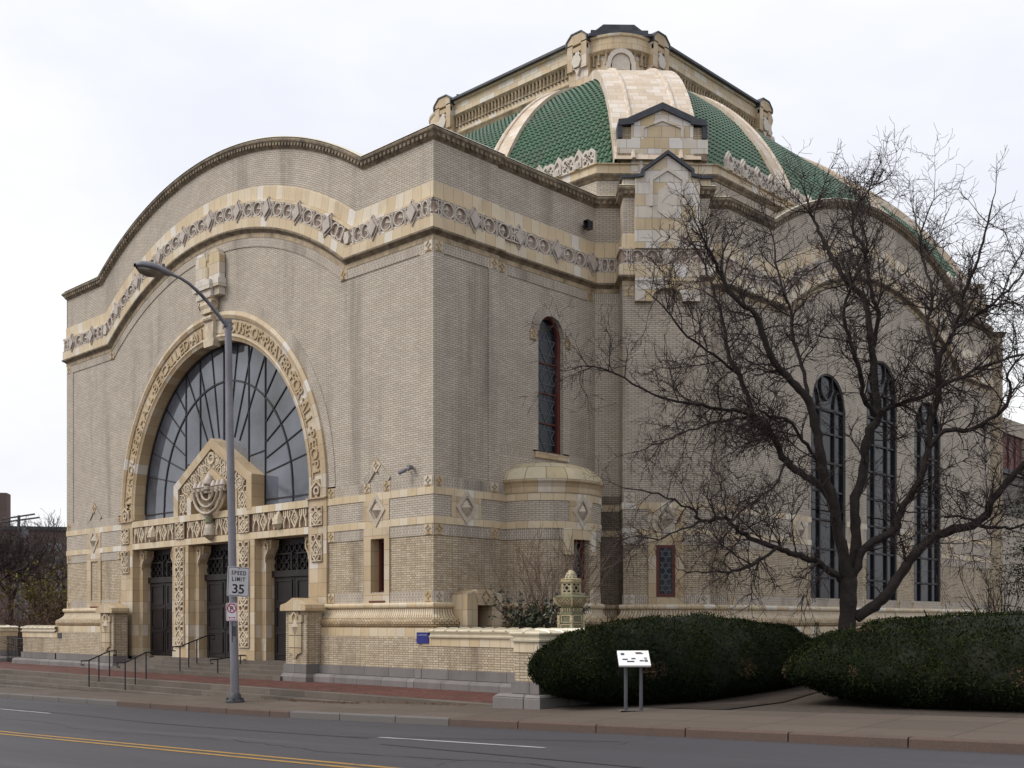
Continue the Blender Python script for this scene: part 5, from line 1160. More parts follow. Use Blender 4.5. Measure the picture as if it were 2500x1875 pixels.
# glazed urn lantern in the planted court
def urn():
    t = thing('glazed_urn', 'ornate green and cream glazed terracotta urn lantern behind the coping wall', 'urn', (4.45, .45, 1.93), R(15)); t.scale = (.76, .76, .61)
    n = 6; hexa = lambda r, z, a=0: [(r*cos(a+2*pi*k/n), r*sin(a+2*pi*k/n), z) for k in range(n)]
    def hx(prof, m, nm, par):
        mb = MB()
        for (r0, z0), (r1, z1) in zip(prof, prof[1:]):
            A, B = hexa(r0, z0), hexa(r1, z1)
            for k in range(n): mb.face([A[k], A[(k+1) % n], B[(k+1) % n], B[k]])
        mb.face(hexa(*prof[-1])); return mb.build(nm, m, par)
    p = hx([(.46, -1.4), (.46, -.02), (.44, 0), (.44, .35), (.40, .37), (.40, .72), (.42, .74), (.42, .82), (.36, .84), (.34, 1.0), (.38, 1.05)], M_COPPER, 'pedestal', t)
    mb = MB()
    for k in range(n):
        a = R(30)+k*pi/3; ap = .42*cos(pi/6); M = lambda s, v, o, a=a, ap=ap: ((ap+o)*cos(a)-s*sin(a), (ap+o)*sin(a)+s*cos(a), v)
        ribbon(mb, M, [(-.17, .04), (.17, .04), (.17, .33), (-.17, .33)], .04, -.03, .03, True); ribbon(mb, M, [(-.16, .42), (.16, .42), (.16, .70), (-.16, .70)], .04, -.03, .01, True)
        for x in (-.12, -.04, .04, .12): mbox(mb, M, x-.015, x+.015, .85, .98, -.1, -.02)
        c = R(0)+k*pi/3; mb.tube([(.45*cos(c), .45*sin(c), 0), (.45*cos(c), .45*sin(c), .7)], .035, 6)
    mb.build('panel_mouldings', M_URN, p)
    bowl = hx([(.36, 1.04), (.50, 1.14), (.58, 1.3), (.60, 1.36)], M_MOULD, 'bowl', t)
    mb = MB()
    for k in range(n):
        A, B = R(0)+k*pi/3, R(0)+(k+1)*pi/3
        def S(u, v): 
            r = .375+.245*v**.6; x0 = (r*cos(A), r*sin(A)); x1 = (r*cos(B), r*sin(B)); return (x0[0]+(x1[0]-x0[0])*u, x0[1]+(x1[1]-x0[1])*u, 1.05+.33*v)
        for q in range(-4, 7):
            for sg in (1, -1):
                pts = [S(min(1, max(0, (q+.5)/5+sg*(v-.5)*.55)), v) for v in (0, .25, .5, .75, 1) if 0 <= (q+.5)/5+sg*(v-.5)*.55 <= 1]
                if len(pts) > 1: mb.tube(pts, .013, 4, cap=False)
        mb.tube([S(0, v) for v in (0, .3, .6, 1)], .03, 6)
    mb.build('lattice', M_URN, bowl)
    roof = hx([(.62, 1.36), (.63, 1.42), (.50, 1.47), (.36, 1.52), (.35, 1.56)], M_COPPER, 'bowl_rim', t)
    box_ = hx([(.30, 1.55), (.30, 1.98)], M_MULL, 'lantern_core', t)
    mb = MB()
    for k in range(n):
        a = R(30)+k*pi/3; ap = .33*cos(pi/6); M = lambda s, v, o, a=a, ap=ap: ((ap+o)*cos(a)-s*sin(a), (ap+o)*sin(a)+s*cos(a), v)
        ribbon(mb, M, [(-.15, 1.58), (.15, 1.58), (.15, 1.97), (-.15, 1.97)], .05, -.02, .02, True)
        for q in (0, 1): ribbon(mb, M, [(.14*cos(pi/2+q*pi+j*2*pi/3), 1.775+.165*sin(pi/2+q*pi+j*2*pi/3)) for j in range(3)], .026, 0, .02, True)
    mb.build('star_screens', M_URN, box_)
    cp = hx([(.33, 1.97), (.39, 2.0), (.40, 2.04), (.36, 2.06), (.38, 2.12), (.33, 2.15)], M_URN, 'cornice', t)
    mb = MB(); mb.lathe([(.205, 2.14), (.20, 2.22), (.17, 2.32), (.12, 2.42), (.06, 2.49), (.001, 2.51)], 14, m=0)
    dm = mb.build('finial_dome', M_URN, t, smooth=60)
    mb = MB()
    for z, r, k0 in ((2.2, .2, 0), (2.3, .176, .5)):
        for k in range(10): a = (k+k0)*2*pi/10; mb.tube([(r*.9*cos(a), r*.9*sin(a), z), (r*1.04*cos(a), r*1.04*sin(a), z)], .021, 6)
    mb.build('pierced_holes', M_MULL, dm)
urn()
# ---------------------------------------------------------------- street furniture
LX, LY = -2.73, -4.35
lz = zwalk(LX, LY)
t = thing('street_lamp', 'tall grey street lamp post with curved arm at the kerb before the doors', 'street lamp', (LX, LY, lz))
lean = (-.18*RT[0], -.18*RT[1]); H = 9.72
mb = MB(); mb.tube([(lean[0]*k/8, lean[1]*k/8, .1+(H-.1)*k/8) for k in range(9)], [.112-.026*k/8 for k in range(9)], 14); mb.tube([(lean[0]*.97, lean[1]*.97, H-.02), (lean[0], lean[1], H+.05)], [.097, .097], 12); mb.build('pole', M_STEEL, t, smooth=50)
mb = MB(); mb.lathe([(.24, 0), (.24, .05), (.17, .08), (.15, .2), (.118, .24)], 14); [mb.tube([(.2*cos(a), .2*sin(a), .04), (.2*cos(a), .2*sin(a), .12)], .03, 6) for a in (.7, 2.3, 3.9, 5.5)]; mb.build('base_flange', M_STEELD, t, smooth=40)
A = [(0, -.02, H-.12), (0, -.25, H+.10), (0, -.55, H+.37), (0, -.8, H+.56), (0, -1.1, H+.74), (0, -1.35, H+.83), (0, -1.62, H+.87)]; A = [(p[0]+lean[0], p[1]+lean[1], p[2]) for p in A]
mb = MB(); mb.tube(A, [.055, .05, .048, .045, .042, .04, .04], 8); mb.tube([(lean[0], lean[1]+.1, H-.18), (lean[0], lean[1]-.1, H-.06)], .08, 8); mb.build('arm', M_STEEL, t, smooth=50)
y0 = lean[1]-1.55; zl = H+.87
def head_ring(y, w, h, zc, lo): return [(lean[0]+w*cos(2*pi*k/12), y, zc+(h if sin(2*pi*k/12) > 0 else lo)*sin(2*pi*k/12)) for k in range(13)]
mb = MB(); mb.grid([head_ring(y0+.0, .04, .04, zl, .04), head_ring(y0-.12, .09, .08, zl, .07), head_ring(y0-.35, .15, .12, zl+.02, .08), head_ring(y0-.65, .19, .14, zl+.03, .07), head_ring(y0-.88, .16, .11, zl+.02, .06), head_ring(y0-1.0, .06, .05, zl, .04)]); mb.build('lamp_head', M_STEEL, t, smooth=60)
mb = MB(); mb.grid([head_ring(y0-.36, .10, .02, zl-.06, .02), head_ring(y0-.45, .15, .02, zl-.05, .13), head_ring(y0-.65, .17, .02, zl-.04, .17), head_ring(y0-.85, .13, .02, zl-.04, .12), head_ring(y0-.95, .05, .02, zl-.04, .03)]); mb.build('lens', M_LENS, t, smooth=60)
mb = MB(); mb.tube([(lean[0], y0-.25, zl+.12), (lean[0], y0-.25, zl+.2)], [.04, .035], 8); mb.build('photocell', M_STEELD, t)
mb = MB(); mb.tube([(.04, -.11, 1.55), (.045, -.118, 2.05)], .012, 5); mbox(mb, Fr(0, 0, RT[0], RT[1]), -.06, .06, 1.7, 1.95, .1, .112); mb.build('service_cover', M_STEELD, t)
def sign(name, label, cat, loc, rz, w, h, build, tilt=0, rim=None):
    t = thing(name, label, cat, loc, rz); t.rotation_euler = (0, tilt, rz)
    M = Fr(0, 0, 1, 0); mb = MB(); r = .04; q = []
    for cx, cz, a0 in ((w/2-r, -h/2+r, -90), (w/2-r, h/2-r, 0), (-w/2+r, h/2-r, 90), (-w/2+r, -h/2+r, 180)): q += [(cx+r*cos(R(a0+k*22.5)), cz+r*sin(R(a0+k*22.5))) for k in range(5)]
    prism(mb, M, q, -.004, .004, back=True); mb.build('plate', M_WHITE, t)
    g = [(x*(1-.045/w), z*(1-.045/h)) for x, z in q]; mb = MB(); ribbon(mb, M, g, .013, .004, .006, True); mb.build('border', rim or M_BLACK, t); build(M, t); return t
def b35(M, t):
    mb = MB(); text(mb, M, 'SPEED', 0, .175, .145, .004, .007, .027, gap=.16, sx=.86); text(mb, M, 'LIMIT', 0, .015, .145, .004, .007, .027, gap=.18, sx=.86); text(mb, M, '35', 0, -.295, .33, .004, .007, .016, gap=.08, sx=1.12); mb.build('lettering', M_BLACK, t)
    mb = MB()
    for z in (.335, -.335): mb.tube([M(0, z, .0), M(0, z, .012)], .012, 6)
    mb.build('bolt', M_STEELD, t)
def bnp(M, t):
    mb = MB(); text(mb, M, 'P', 0, .02, .18, .004, .007, .012); mb.build('letter', M_BLACK, t)
    mb = MB(); ribbon(mb, M, circ((0, .095), .108, 28), .024, .004, .008, True); ribbon(mb, M, [(-.075, .17), (.075, .02)], .022, .0045, .0085)
    ribbon(mb, M, [(-.06, -.145), (.06, -.145)], .014, .004, .007); prism(mb, M, [(-.095, -.145), (-.055, -.17), (-.055, -.12)], .004, .007); prism(mb, M, [(.095, -.145), (.055, -.12), (.055, -.17)], .004, .007); mb.build('no_parking_symbol', M_SRED, t)
fz = 3.02-lz
px = lambda z: (LX+lean[0]*z/H, LY+lean[1]*z/H)
q = px(3.1); sign('speed_limit_sign', 'white speed limit 35 sign on the street lamp post', 'road sign', (q[0]+.17, q[1]+.06, 3.22), R(84), .61, .762, b35, R(2.5))
q = px(2.4); sign('no_parking_sign', 'small white no parking sign with red circle below the speed sign', 'road sign', (q[0]+.09, q[1]-.10, 2.45), R(40), .305, .457, bnp, R(-1), M_SRED)
# handrails
def handrail(x, pts, label, curl=True):
    t = thing('handrail', label, 'handrail', (x, pts[0][0], pts[0][1]), group='iron handrails on the steps'); y0, z0 = pts[0][0], pts[0][1]
    mb = MB()
    for i, (y, zb_, zt_) in enumerate(pts): mb = MB(); mb.tube([(0, y-y0, zb_-z0-.02), (0, y-y0, zt_-z0)], .021, 8); mb.build('post', M_RAIL, t)
    a, b = pts[0], pts[-1]; A = (a[0]-y0, a[2]-z0); B = (b[0]-y0, b[2]-z0)
    mb = MB(); mb.tube([(0, A[0]-.17, A[1]-.13), (0, A[0]-.26, A[1]-.13), (0, A[0]-.26, A[1]), (0, A[0]-.02, A[1]+.0), (0, B[0], B[1]+.02), (0, B[0]+.24, B[1]+.02), (0, B[0]+.24, B[1]-.12), (0, B[0]+.12, B[1]-.12)], .023, 8); mb.build('rail', M_RAIL, t, smooth=50)
r1 = [(-3.55, .13, .95), (-3.22, .27, 1.09), (-2.86, .42, 1.23)]
handrail(-12.5, r1, 'iron handrail on the street steps, the left one of the pair'); handrail(-10.1, r1, 'iron handrail on the street steps, the right one of the pair')
r2 = [(-1.07, .60, 1.38), (-.75, .72, 1.49), (-.45, .845, 1.60), (-.02, .97, 1.73)]
handrail(-11.2, r2, 'iron handrail climbing the door steps in front of the middle door'); r3 = [(-1.07, .60, 1.02), (-.62, .72, 1.06), (-.25, .845, 1.10)]
handrail(-8.9, r3, 'iron handrail on the door steps half behind the street lamp post')
# interpretive panel
iz = zwalk(9.2, -3.2)
t = thing('information_panel', 'white tilted information panel on two grey posts before the clipped hedge', 'sign', (9.2, -3.2, iz), atan2(.692, .722)+R(2))
for x in (-.17, .12): mb = MB(); mb.box(x-.03, x+.03, .0, .05, 0, .98); mb.build('post', M_STEEL, t)
tl = lambda s, v, o: (s-.02, .02+v*cos(R(40))-o*sin(R(40)), .99+v*sin(R(40))+o*cos(R(40)))
mb = MB(); mbox(mb, tl, -.30, .30, -.21, .21, -.02, .02, back=True); pn = mb.build('panel', M_PANEL, t)
mb = MB()
for x0, x1, y0_, y1 in ((-.24, -.17, .08, .14), (-.22, -.12, -.06, -.02), (-.14, .0, -.12, -.08), (-.05, .03, -.04, -.0), (.05, .19, .11, .14), (.10, .18, -.10, -.06), (.19, .25, -.02, .01), (.19, .26, -.11, -.07), (.20, .25, -.065, -.04)): mbox(mb, tl, x0, x1, y0_, y1, .02, .0215)
mb.build('printed_panel_text', M_STEELD, pn)
mb = MB(); mbox(mb, tl, .04, .16, .14, .165, .02, .0215); mb.build('printed_picture', M_DEADLEAF, pn)
mb = MB(); mb.box(-.28, .25, -.1, .18, -.06, .015); mb.build('footing', M_CURBG, t)
# fittings on the walls
t = thing('security_camera', 'small grey security camera on the front wall beside the corner', 'camera', (-.95, -.02, 6.33))
mb = MB(); mb.tube([(0, 0, 0), (0, -.12, .02)], .03, 6); mb.tube([(.0, -.12, .0), (-.1, -.3, -.1)], [.05, .06], 8); mb.build('housing', M_STEEL, t, smooth=40)
mb = MB(); mb.tube([(.15, 0, .05), (.12, -.16, .06)], [.05, .075], 10); mb.build('sensor', M_STEEL, t, smooth=40)
t = thing('floodlight', 'small dark box floodlight high on the side wall', 'floodlight', (-.07, 6.25, 14.35)); mb = MB(); mb.box(.12, .3, -.12, .12, -.14, .12); mb.tube([(0, 0, 0), (.14, 0, 0)], .03, 6); mb.build('housing', M_STEELD, t)
mb = MB(); mb.box(.3, .31, -.09, .09, -.11, .09); mb.build('lens', M_GLASS, t)
# iron gate
t = thing('iron_gate', 'black iron gate between the two low walls at the left', 'gate', (-27.2, -.2, .1)); 
mb = MB()
for k in range(14): mb.tube([(k*.145, 0, 0), (k*.145, 0, 1.5)], .016, 5)
for z in (.15, 1.38): mb.tube([(0, 0, z), (1.9, 0, z)], .02, 5)
mb.build('bars', M_RAIL, t)
# ---------------------------------------------------------------- annex and far buildings
t = thing('annex_building', 'plain buff annex with dark red window at the right edge', 'building', (2.2, 31, 0)); FA = Fr(0, 0, 0, 1)
mb = MB(); wall(mb, FA, .1, 16, .2, 11.9, [(2.65, 6.2, 9.45, 11.2)], .2); mb.face([(0, .1, .2), (0, .1, 11.9), (-8, .1, 11.9), (-8, .1, .2)]); mb.face([(0, .1, 11.9), (0, 16, 11.9), (-8, 16, 11.9), (-8, .1, 11.9)]); mb.build('wall', M_BRICK, t)
mb = MB(); mbox(mb, FA, .9, 16, 9.2, 9.42, 0, .25); mb.build('ledge', M_LEAD, t)
mb = MB(); mbox(mb, FA, .9, 16, 7.3, 9.2, 0, .08); mb.build('rendered_band', mat('grey_render', (.17, .155, .14), .9, stain=(.5, (.08, .07, .06))), t)
mb = MB(); mbox(mb, FA, 2.65, 6.2, 9.45, 11.2, -.2, -.15); w = mb.build('window', M_RED, t)
mb = MB()
for s in (3.5, 4.4, 5.3): mbox(mb, FA, s-.04, s+.04, 9.45, 11.2, -.15, -.1)
mb.build('frame', M_RED, w)
for y in (1.3, 1.9): mb = MB(); mb.tube([(.1, y, .3), (.1, y, 11.6)], .05, 6); mb.build('drainpipe', M_STEELD, t)
mb = MB(); mbox(mb, FA, .05, 1.1, 8.9, 9.3, 0, .35); mbox(mb, FA, .1, 1.0, .3, 8.9, 0, .25); mb.build('pier', M_BRICKL, t)
def px_at(px, py, d):
    u = (px-1250)/FPX; v = (1518-py)/FPX; return (CAMP[0]+d*(FW[0]+u*RT[0]), CAMP[1]+d*(FW[1]+u*RT[1]), CAMP[2]+d*v)
c = px_at(60, 1285, 260)
t = thing('apartment_block', 'distant brown brick apartment block with rows of windows behind bare trees', 'building', (c[0], c[1], -3), atan2(RT[1], RT[0])+R(12)); M = Fr(0, 0, 1, 0)
M_APT = mat('brown_apartment_brick', (.115, .082, .072), .9, var=.15, vs=.3); M_APTG = mat('apartment_glass', (.10, .105, .12), .3, spec=.8); M_APTF = mat('apartment_window_frame', (.26, .25, .25), .7)
hA = c[2]+3
mb = MB(); mbox(mb, M, -34, 19, 0, hA, -16, 0); mb.face([M(-34, hA, 0), M(19, hA, 0), M(19, hA, -16), M(-34, hA, -16)]); mb.build('wall', M_APT, t)
mb = MB(); mbox(mb, M, -34.4, 19.4, hA-.9, hA, 0, .4); mb.build('cornice', M_STEELD, t)
mb = MB(); mbox(mb, M, -8.5, -4.5, hA, hA+8, -7, -3); mb.build('chimney', M_APT, t)
for r in range(6):
    for k in range(9):
        x = -13+k*3.4+(1.2 if k % 2 else 0); z = hA-4.0-r*3.1
        if z < 3 or (r*7+k*3) % 11 == 0: continue
        mb = MB(); mbox(mb, M, x-.55, x+.55, z-1.5, z, -.1, .02); w = mb.build('window', M_APTG, t)
        mb = MB(); ribbon(mb, M, [(x-.6, z-1.55), (x+.6, z-1.55), (x+.6, z+.05), (x-.6, z+.05)], .14, 0, .06, True); mbox(mb, M, x-.55, x+.55, z-.82, z-.72, 0, .05); mb.build('frame', M_APTF, w)
# utility pole
c = px_at(42, 1520, 92); t = thing('utility_pole', 'grey utility pole with tilted crossarms and transformers in front of the apartment block', 'utility pole', (c[0], c[1], -1)); ht = px_at(50, 1258, 92)[2]+1
M_POLE = mat('weathered_pole', (.085, .08, .082), .9)
mb = MB(); mb.tube([(0, 0, 0), (.1, .1, ht)], [.17, .12], 8); mb.build('pole', M_POLE, t)
for z, l, dz in ((ht-.4, 1.5, .22), (ht-.1, 1.2, .2), (ht-3.0, 1.0, .05)):
    mb = MB(); mb.tube([(-RT[0]*l, -RT[1]*l, z-dz), (RT[0]*l*1.2, RT[1]*l*1.2, z+dz)], .075, 6); mb.build('crossarm', M_POLE, t)
for k, (a, z) in enumerate(((.45, ht-1.7), (.75, ht-1.5), (.55, ht-1.15))):
    mb = MB(); mb.tube([(RT[0]*a, RT[1]*a, z-.4), (RT[0]*a, RT[1]*a, z+.3)], .17, 8); mb.build('transformer', M_STEEL, t)
# ---------------------------------------------------------------- vegetation
def wig(p, d, L, n, amp, up=0.0, droop=0.0):
    # crooked twig polyline from p in direction d
    pts = [np.array(p, float)]; d = np.array(d, float); d /= np.linalg.norm(d)
    for i in range(n):
        d = d+rng.normal(0, amp, 3)+np.array((0, 0, up-droop)); d /= np.linalg.norm(d); pts.append(pts[-1]+d*L/n)
    return pts
def rdir(d, spread):
    v = rng.normal(0, 1, 3); v -= d*v.dot(d); v /= np.linalg.norm(v)+1e-9; q = d*cos(spread)+v*sin(spread); return q/np.linalg.norm(q)
def fast_tubes(TWL, name, m, par):
    Vs, Fs, b = [], [], 0
    byn = {}
    for q, r in TWL: byn.setdefault(len(q), []).append((q, r))
    for n, L in byn.items():
        Q = np.array([a for a, _ in L]); Rr = np.array([c for _, c in L]); N = len(Q)
        D = np.empty_like(Q); D[:, 1:-1] = Q[:, 2:]-Q[:, :-2]; D[:, 0] = Q[:, 1]-Q[:, 0]; D[:, -1] = Q[:, -1]-Q[:, -2]; D /= np.linalg.norm(D, axis=2, keepdims=True)+1e-9
        u = np.random.default_rng(3).normal(0, 1, (N, 1, 3)); X = np.cross(D, u); X /= np.linalg.norm(X, axis=2, keepdims=True)+1e-9; Y = np.cross(D, X)
        ring = np.stack([Q+Rr[..., None]*(cos(2*pi*k/3)*X+sin(2*pi*k/3)*Y) for k in range(3)], 2)
        Vs.append(ring.reshape(-1, 3)); idx = b+np.arange(N*n*3).reshape(N, n, 3)
        for k in range(3): Fs.append(np.stack([idx[:, :-1, k], idx[:, :-1, (k+1) % 3], idx[:, 1:, (k+1) % 3], idx[:, 1:, k]], -1).reshape(-1, 4))
        b += N*n*3
    me = bpy.data.meshes.new(name); me.from_pydata(np.concatenate(Vs).tolist(), [], np.concatenate(Fs).tolist()); me.materials.append(m); me.update()
    o = bpy.data.objects.new(name, me); COL.objects.link(o); o.parent = par; return o
def smooth_poly(P, k=4):
    P = np.array(P, float); out = []
    for i in range(len(P)-1):
        p0, p1, p2, p3 = P[max(i-1, 0)], P[i], P[i+1], P[min(i+2, len(P)-1)]
        for j in range(k):
            t = j/k; out.append(.5*((2*p1)+(-p0+p2)*t+(2*p0-5*p1+4*p2-p3)*t*t+(-p0+3*p1-3*p2+p3)*t**3))
    out.append(P[-1]); return np.array(out)
TD = 27.0
def z1(x, y): return (1700+x/2.765, 800+y/2.765)
LIMBS = [  # points, radius start, end, depth start, depth end
    ('A', [z1(*p) for p in [(1010, 1800), (1020, 1640), (960, 1400), (930, 1200), (870, 1000), (830, 800), (800, 650), (750, 480), (640, 360), (530, 230), (440, 20), (400, -90), (250, -220), (150, -390), (80, -540), (0, -700)]], .17, .02, 0, -1.6),
    ('B', [z1(*p) for p in [(930, 1190), (850, 1070), (740, 1010), (600, 900), (540, 770), (440, 640), (390, 590), (300, 330), (215, 190), (190, 0), (130, -200), (60, -420), (-40, -600)]], .125, .02, 0, 1.4),
    ('C', [z1(*p) for p in [(390, 590), (250, 560), (120, 545), (0, 520), (-235, 470), (-487, 340), (-686, 260), (-835, 279)]], .055, .012, .5, -1.2),
    ('C2', [z1(*p) for p in [(380, 600), (200, 625), (50, 660), (-120, 720), (-300, 800), (-460, 850)]], .04, .01, .5, 1.4),
    ('D', [(2060, 1420), (2025, 1393), (1997, 1371), (1953, 1357), (1920, 1348), (1894, 1338), (1833, 1314), (1797, 1292), (1773, 1263), (1749, 1266), (1713, 1272), (1694, 1244), (1665, 1232), (1592, 1203), (1520, 1191)], .10, .012, 0, -1.5),
    ('D2', [(1894, 1340), (1857, 1365), (1828, 1384), (1780, 1396), (1749, 1394), (1713, 1398), (1655, 1391)], .05, .012, -.6, -1.8),
    ('D3', [(1713, 1272), (1665, 1292), (1609, 1316), (1537, 1312), (1490, 1330)], .03, .009, -1.2, -1.0),
    ('E', [z1(*p) for p in [(1025, 1850), (1050, 1640), (1080, 1400), (1070, 1200), (1130, 950), (1160, 720), (1230, 610), (1210, 440), (1190, 150), (1140, -170), (1000, -330), (930, -460), (870, -560), (810, -690), (760, -800), (730, -960)]], .17, .018, 0, 1.0),
    ('E1', [z1(*p) for p in [(1210, 590), (1130, 480), (1100, 300), (1040, 100), (1000, -80), (1050, -300), (1150, -500), (1120, -720)]], .08, .015, .2, -1.8),
    ('E2', [z1(*p) for p in [(1250, 570), (1320, 530), (1560, 450), (1750, 350), (2000, 240), (2212, 170), (2420, 40)]], .08, .02, .2, 1.9),
    ('E3', [z1(*p) for p in [(1190, 150), (1230, -100), (1180, -220), (1130, -520), (1060, -670), (1090, -830), (1180, -960), (1200, -1060)]], .07, .014, .6, 1.8),
    ('F', [z1(*p) for p in [(1040, 1780), (1085, 1610), (1150, 1470), (1340, 1360), (1380, 1230), (1500, 1050), (1560, 830), (1590, 620), (1640, 400), (1640, 200), (1700, 100), (1750, 0), (1800, -200), (1880, -400), (1950, -650), (2000, -860)]], .13, .018, 0, -1.2),
    ('F1', [z1(*p) for p in [(1570, 810), (1690, 690), (1850, 690), (2030, 590), (2120, 450), (2110, 300), (2212, 180)]], .075, .02, -.5, -1.9),
    ('F2', [z1(*p) for p in [(1640, 200), (1560, 0), (1600, -220), (1540, -420), (1520, -640), (1600, -860)]], .06, .014, -.6, 1.5),
    ('F3', [z1(*p) for p in [(1750, 0), (1950, -120), (2100, -260), (2250, -420), (2330, -640)]], .05, .012, -.9, .8),
    ('G', [z1(*p) for p in [(1075, 1960), (1200, 1880), (1290, 1790), (1400, 1640), (1480, 1520), (1620, 1400), (1860, 1330), (1960, 1260), (1990, 1180), (2100, 1040), (2212, 920), (2400, 750)]], .165, .07, 0, -1.0),
    ('G1', [z1(*p) for p in [(1900, 1330), (2000, 1345), (2060, 1350), (2140, 1352)]], .05, .035, -.5, -.5),
    ('G2', [z1(*p) for p in [(1900, 1310), (1780, 1270), (1660, 1280), (1600, 1320)]], .04, .012, -.5, -1.0),
    ('H', [z1(*p) for p in [(860, 960), (800, 860), (720, 760), (680, 690), (610, 620), (500, 590), (430, 560)]], .06, .03, 0, -.8),
    ('I', [z1(*p) for p in [(750, 480), (720, 250), (650, 60), (640, -120), (560, -330), (520, -560), (470, -760)]], .06, .014, -.7, 1.2),
    ('J', [z1(*p) for p in [(300, 330), (120, 180), (-60, 60), (-200, -120), (-330, -240)]], .045, .01, .9, -.9),
    ('K', [z1(*p) for p in [(600, 900), (530, 1060), (420, 1150), (250, 1290), (160, 1420)]], .035, .01, -.3, -1.5)]
def big_tree():
    base = px_at(2068, 1660, TD)
    t = thing('bare_tree', 'large bare dark tree with crooked spreading limbs in front of the tall windows', 'tree', base)
    b0 = np.array(base); TWL = []
    P = smooth_poly([np.array(px_at(x, y, TD)) for x, y in [(2066, 1690), (2067, 1600), (2068, 1530), (2071, 1470), (2072, 1420), (2068, 1390)]])
    mb = MB(); n = len(P); mb.tube([tuple(p-b0) for p in P], [.25-.05*min(1, i/(n*.4))+.012*sin(i*1.7) for i in range(n)], 10); mb.build('trunk', M_BARK, t, smooth=70)
    def twig(p, d, L, r, lev):
        n = max(3, int(L/.16)) if lev < 2 else 3
        q = wig(p, d, L, n, .26 if lev else .17, up=.05 if d[2] > -.1 else .0, droop=.05 if d[2] < 0 else .0)
        TWL.append((np.array(q)-b0, np.maximum(.0042, r*(1-.75*np.arange(n+1)/n))))
        if lev >= 2: return
        cnt = max(2, int(L/(.115 if lev == 0 else .11)))
        for k in range(cnt):
            i = rng.integers(1, n+1); dd = q[i]-q[i-1]; dd = dd/(np.linalg.norm(dd)+1e-9)
            twig(q[i], rdir(dd, rng.uniform(.5, 1.15)), L*rng.uniform(.25, .55) if lev == 0 else rng.uniform(.12, .34), r*.55, lev+1)
    for nm, pts, r0, r1, d0, d1 in LIMBS:
        r0 *= .84; r1 *= .8
        n0 = len(pts); P = [np.array(px_at(x, y, TD+d0+(d1-d0)*i/(n0-1))) for i, (x, y) in enumerate(pts)]
        P = smooth_poly(P, 4); P[1:-1] += rng.normal(0, .018, (len(P)-2, 3)); n = len(P)
        rad = [r0*(1-i/(n-1))**.8+r1*(1-(1-i/(n-1))**.8) for i in range(n)]
        mb = MB(); mb.tube([tuple(p-b0) for p in P], [r*(1+.08*sin(i*2.1)) for i, r in enumerate(rad)], 8); mb.build('branch', M_BARK, t, smooth=70)
        L = sum(np.linalg.norm(P[i+1]-P[i]) for i in range(n-1))
        m = int(L/(.15 if nm not in ('C', 'C2', 'D', 'D2', 'D3', 'K') else .19))
        for k in range(m):
            f = rng.uniform(.12, 1.0)
            if rad[int(f*(n-1))] > .09 and rng.random() < .72: continue
            i = min(n-2, int(f*(n-1))); d = P[i+1]-P[i]; d /= np.linalg.norm(d)
            dd = rdir(d, rng.uniform(.55, 1.25)); 
            ll = rng.uniform(.5, 1.9)*(1.0-.3*f)
            twig(P[i], dd, ll, min(.022, rad[i]*.5+.004), 0)
        twig(P[-1], (P[-1]-P[-3])/np.linalg.norm(P[-1]-P[-3]), .8, r1, 0)
    fast_tubes(TWL, 'twigs', M_TWIG, t)
big_tree()
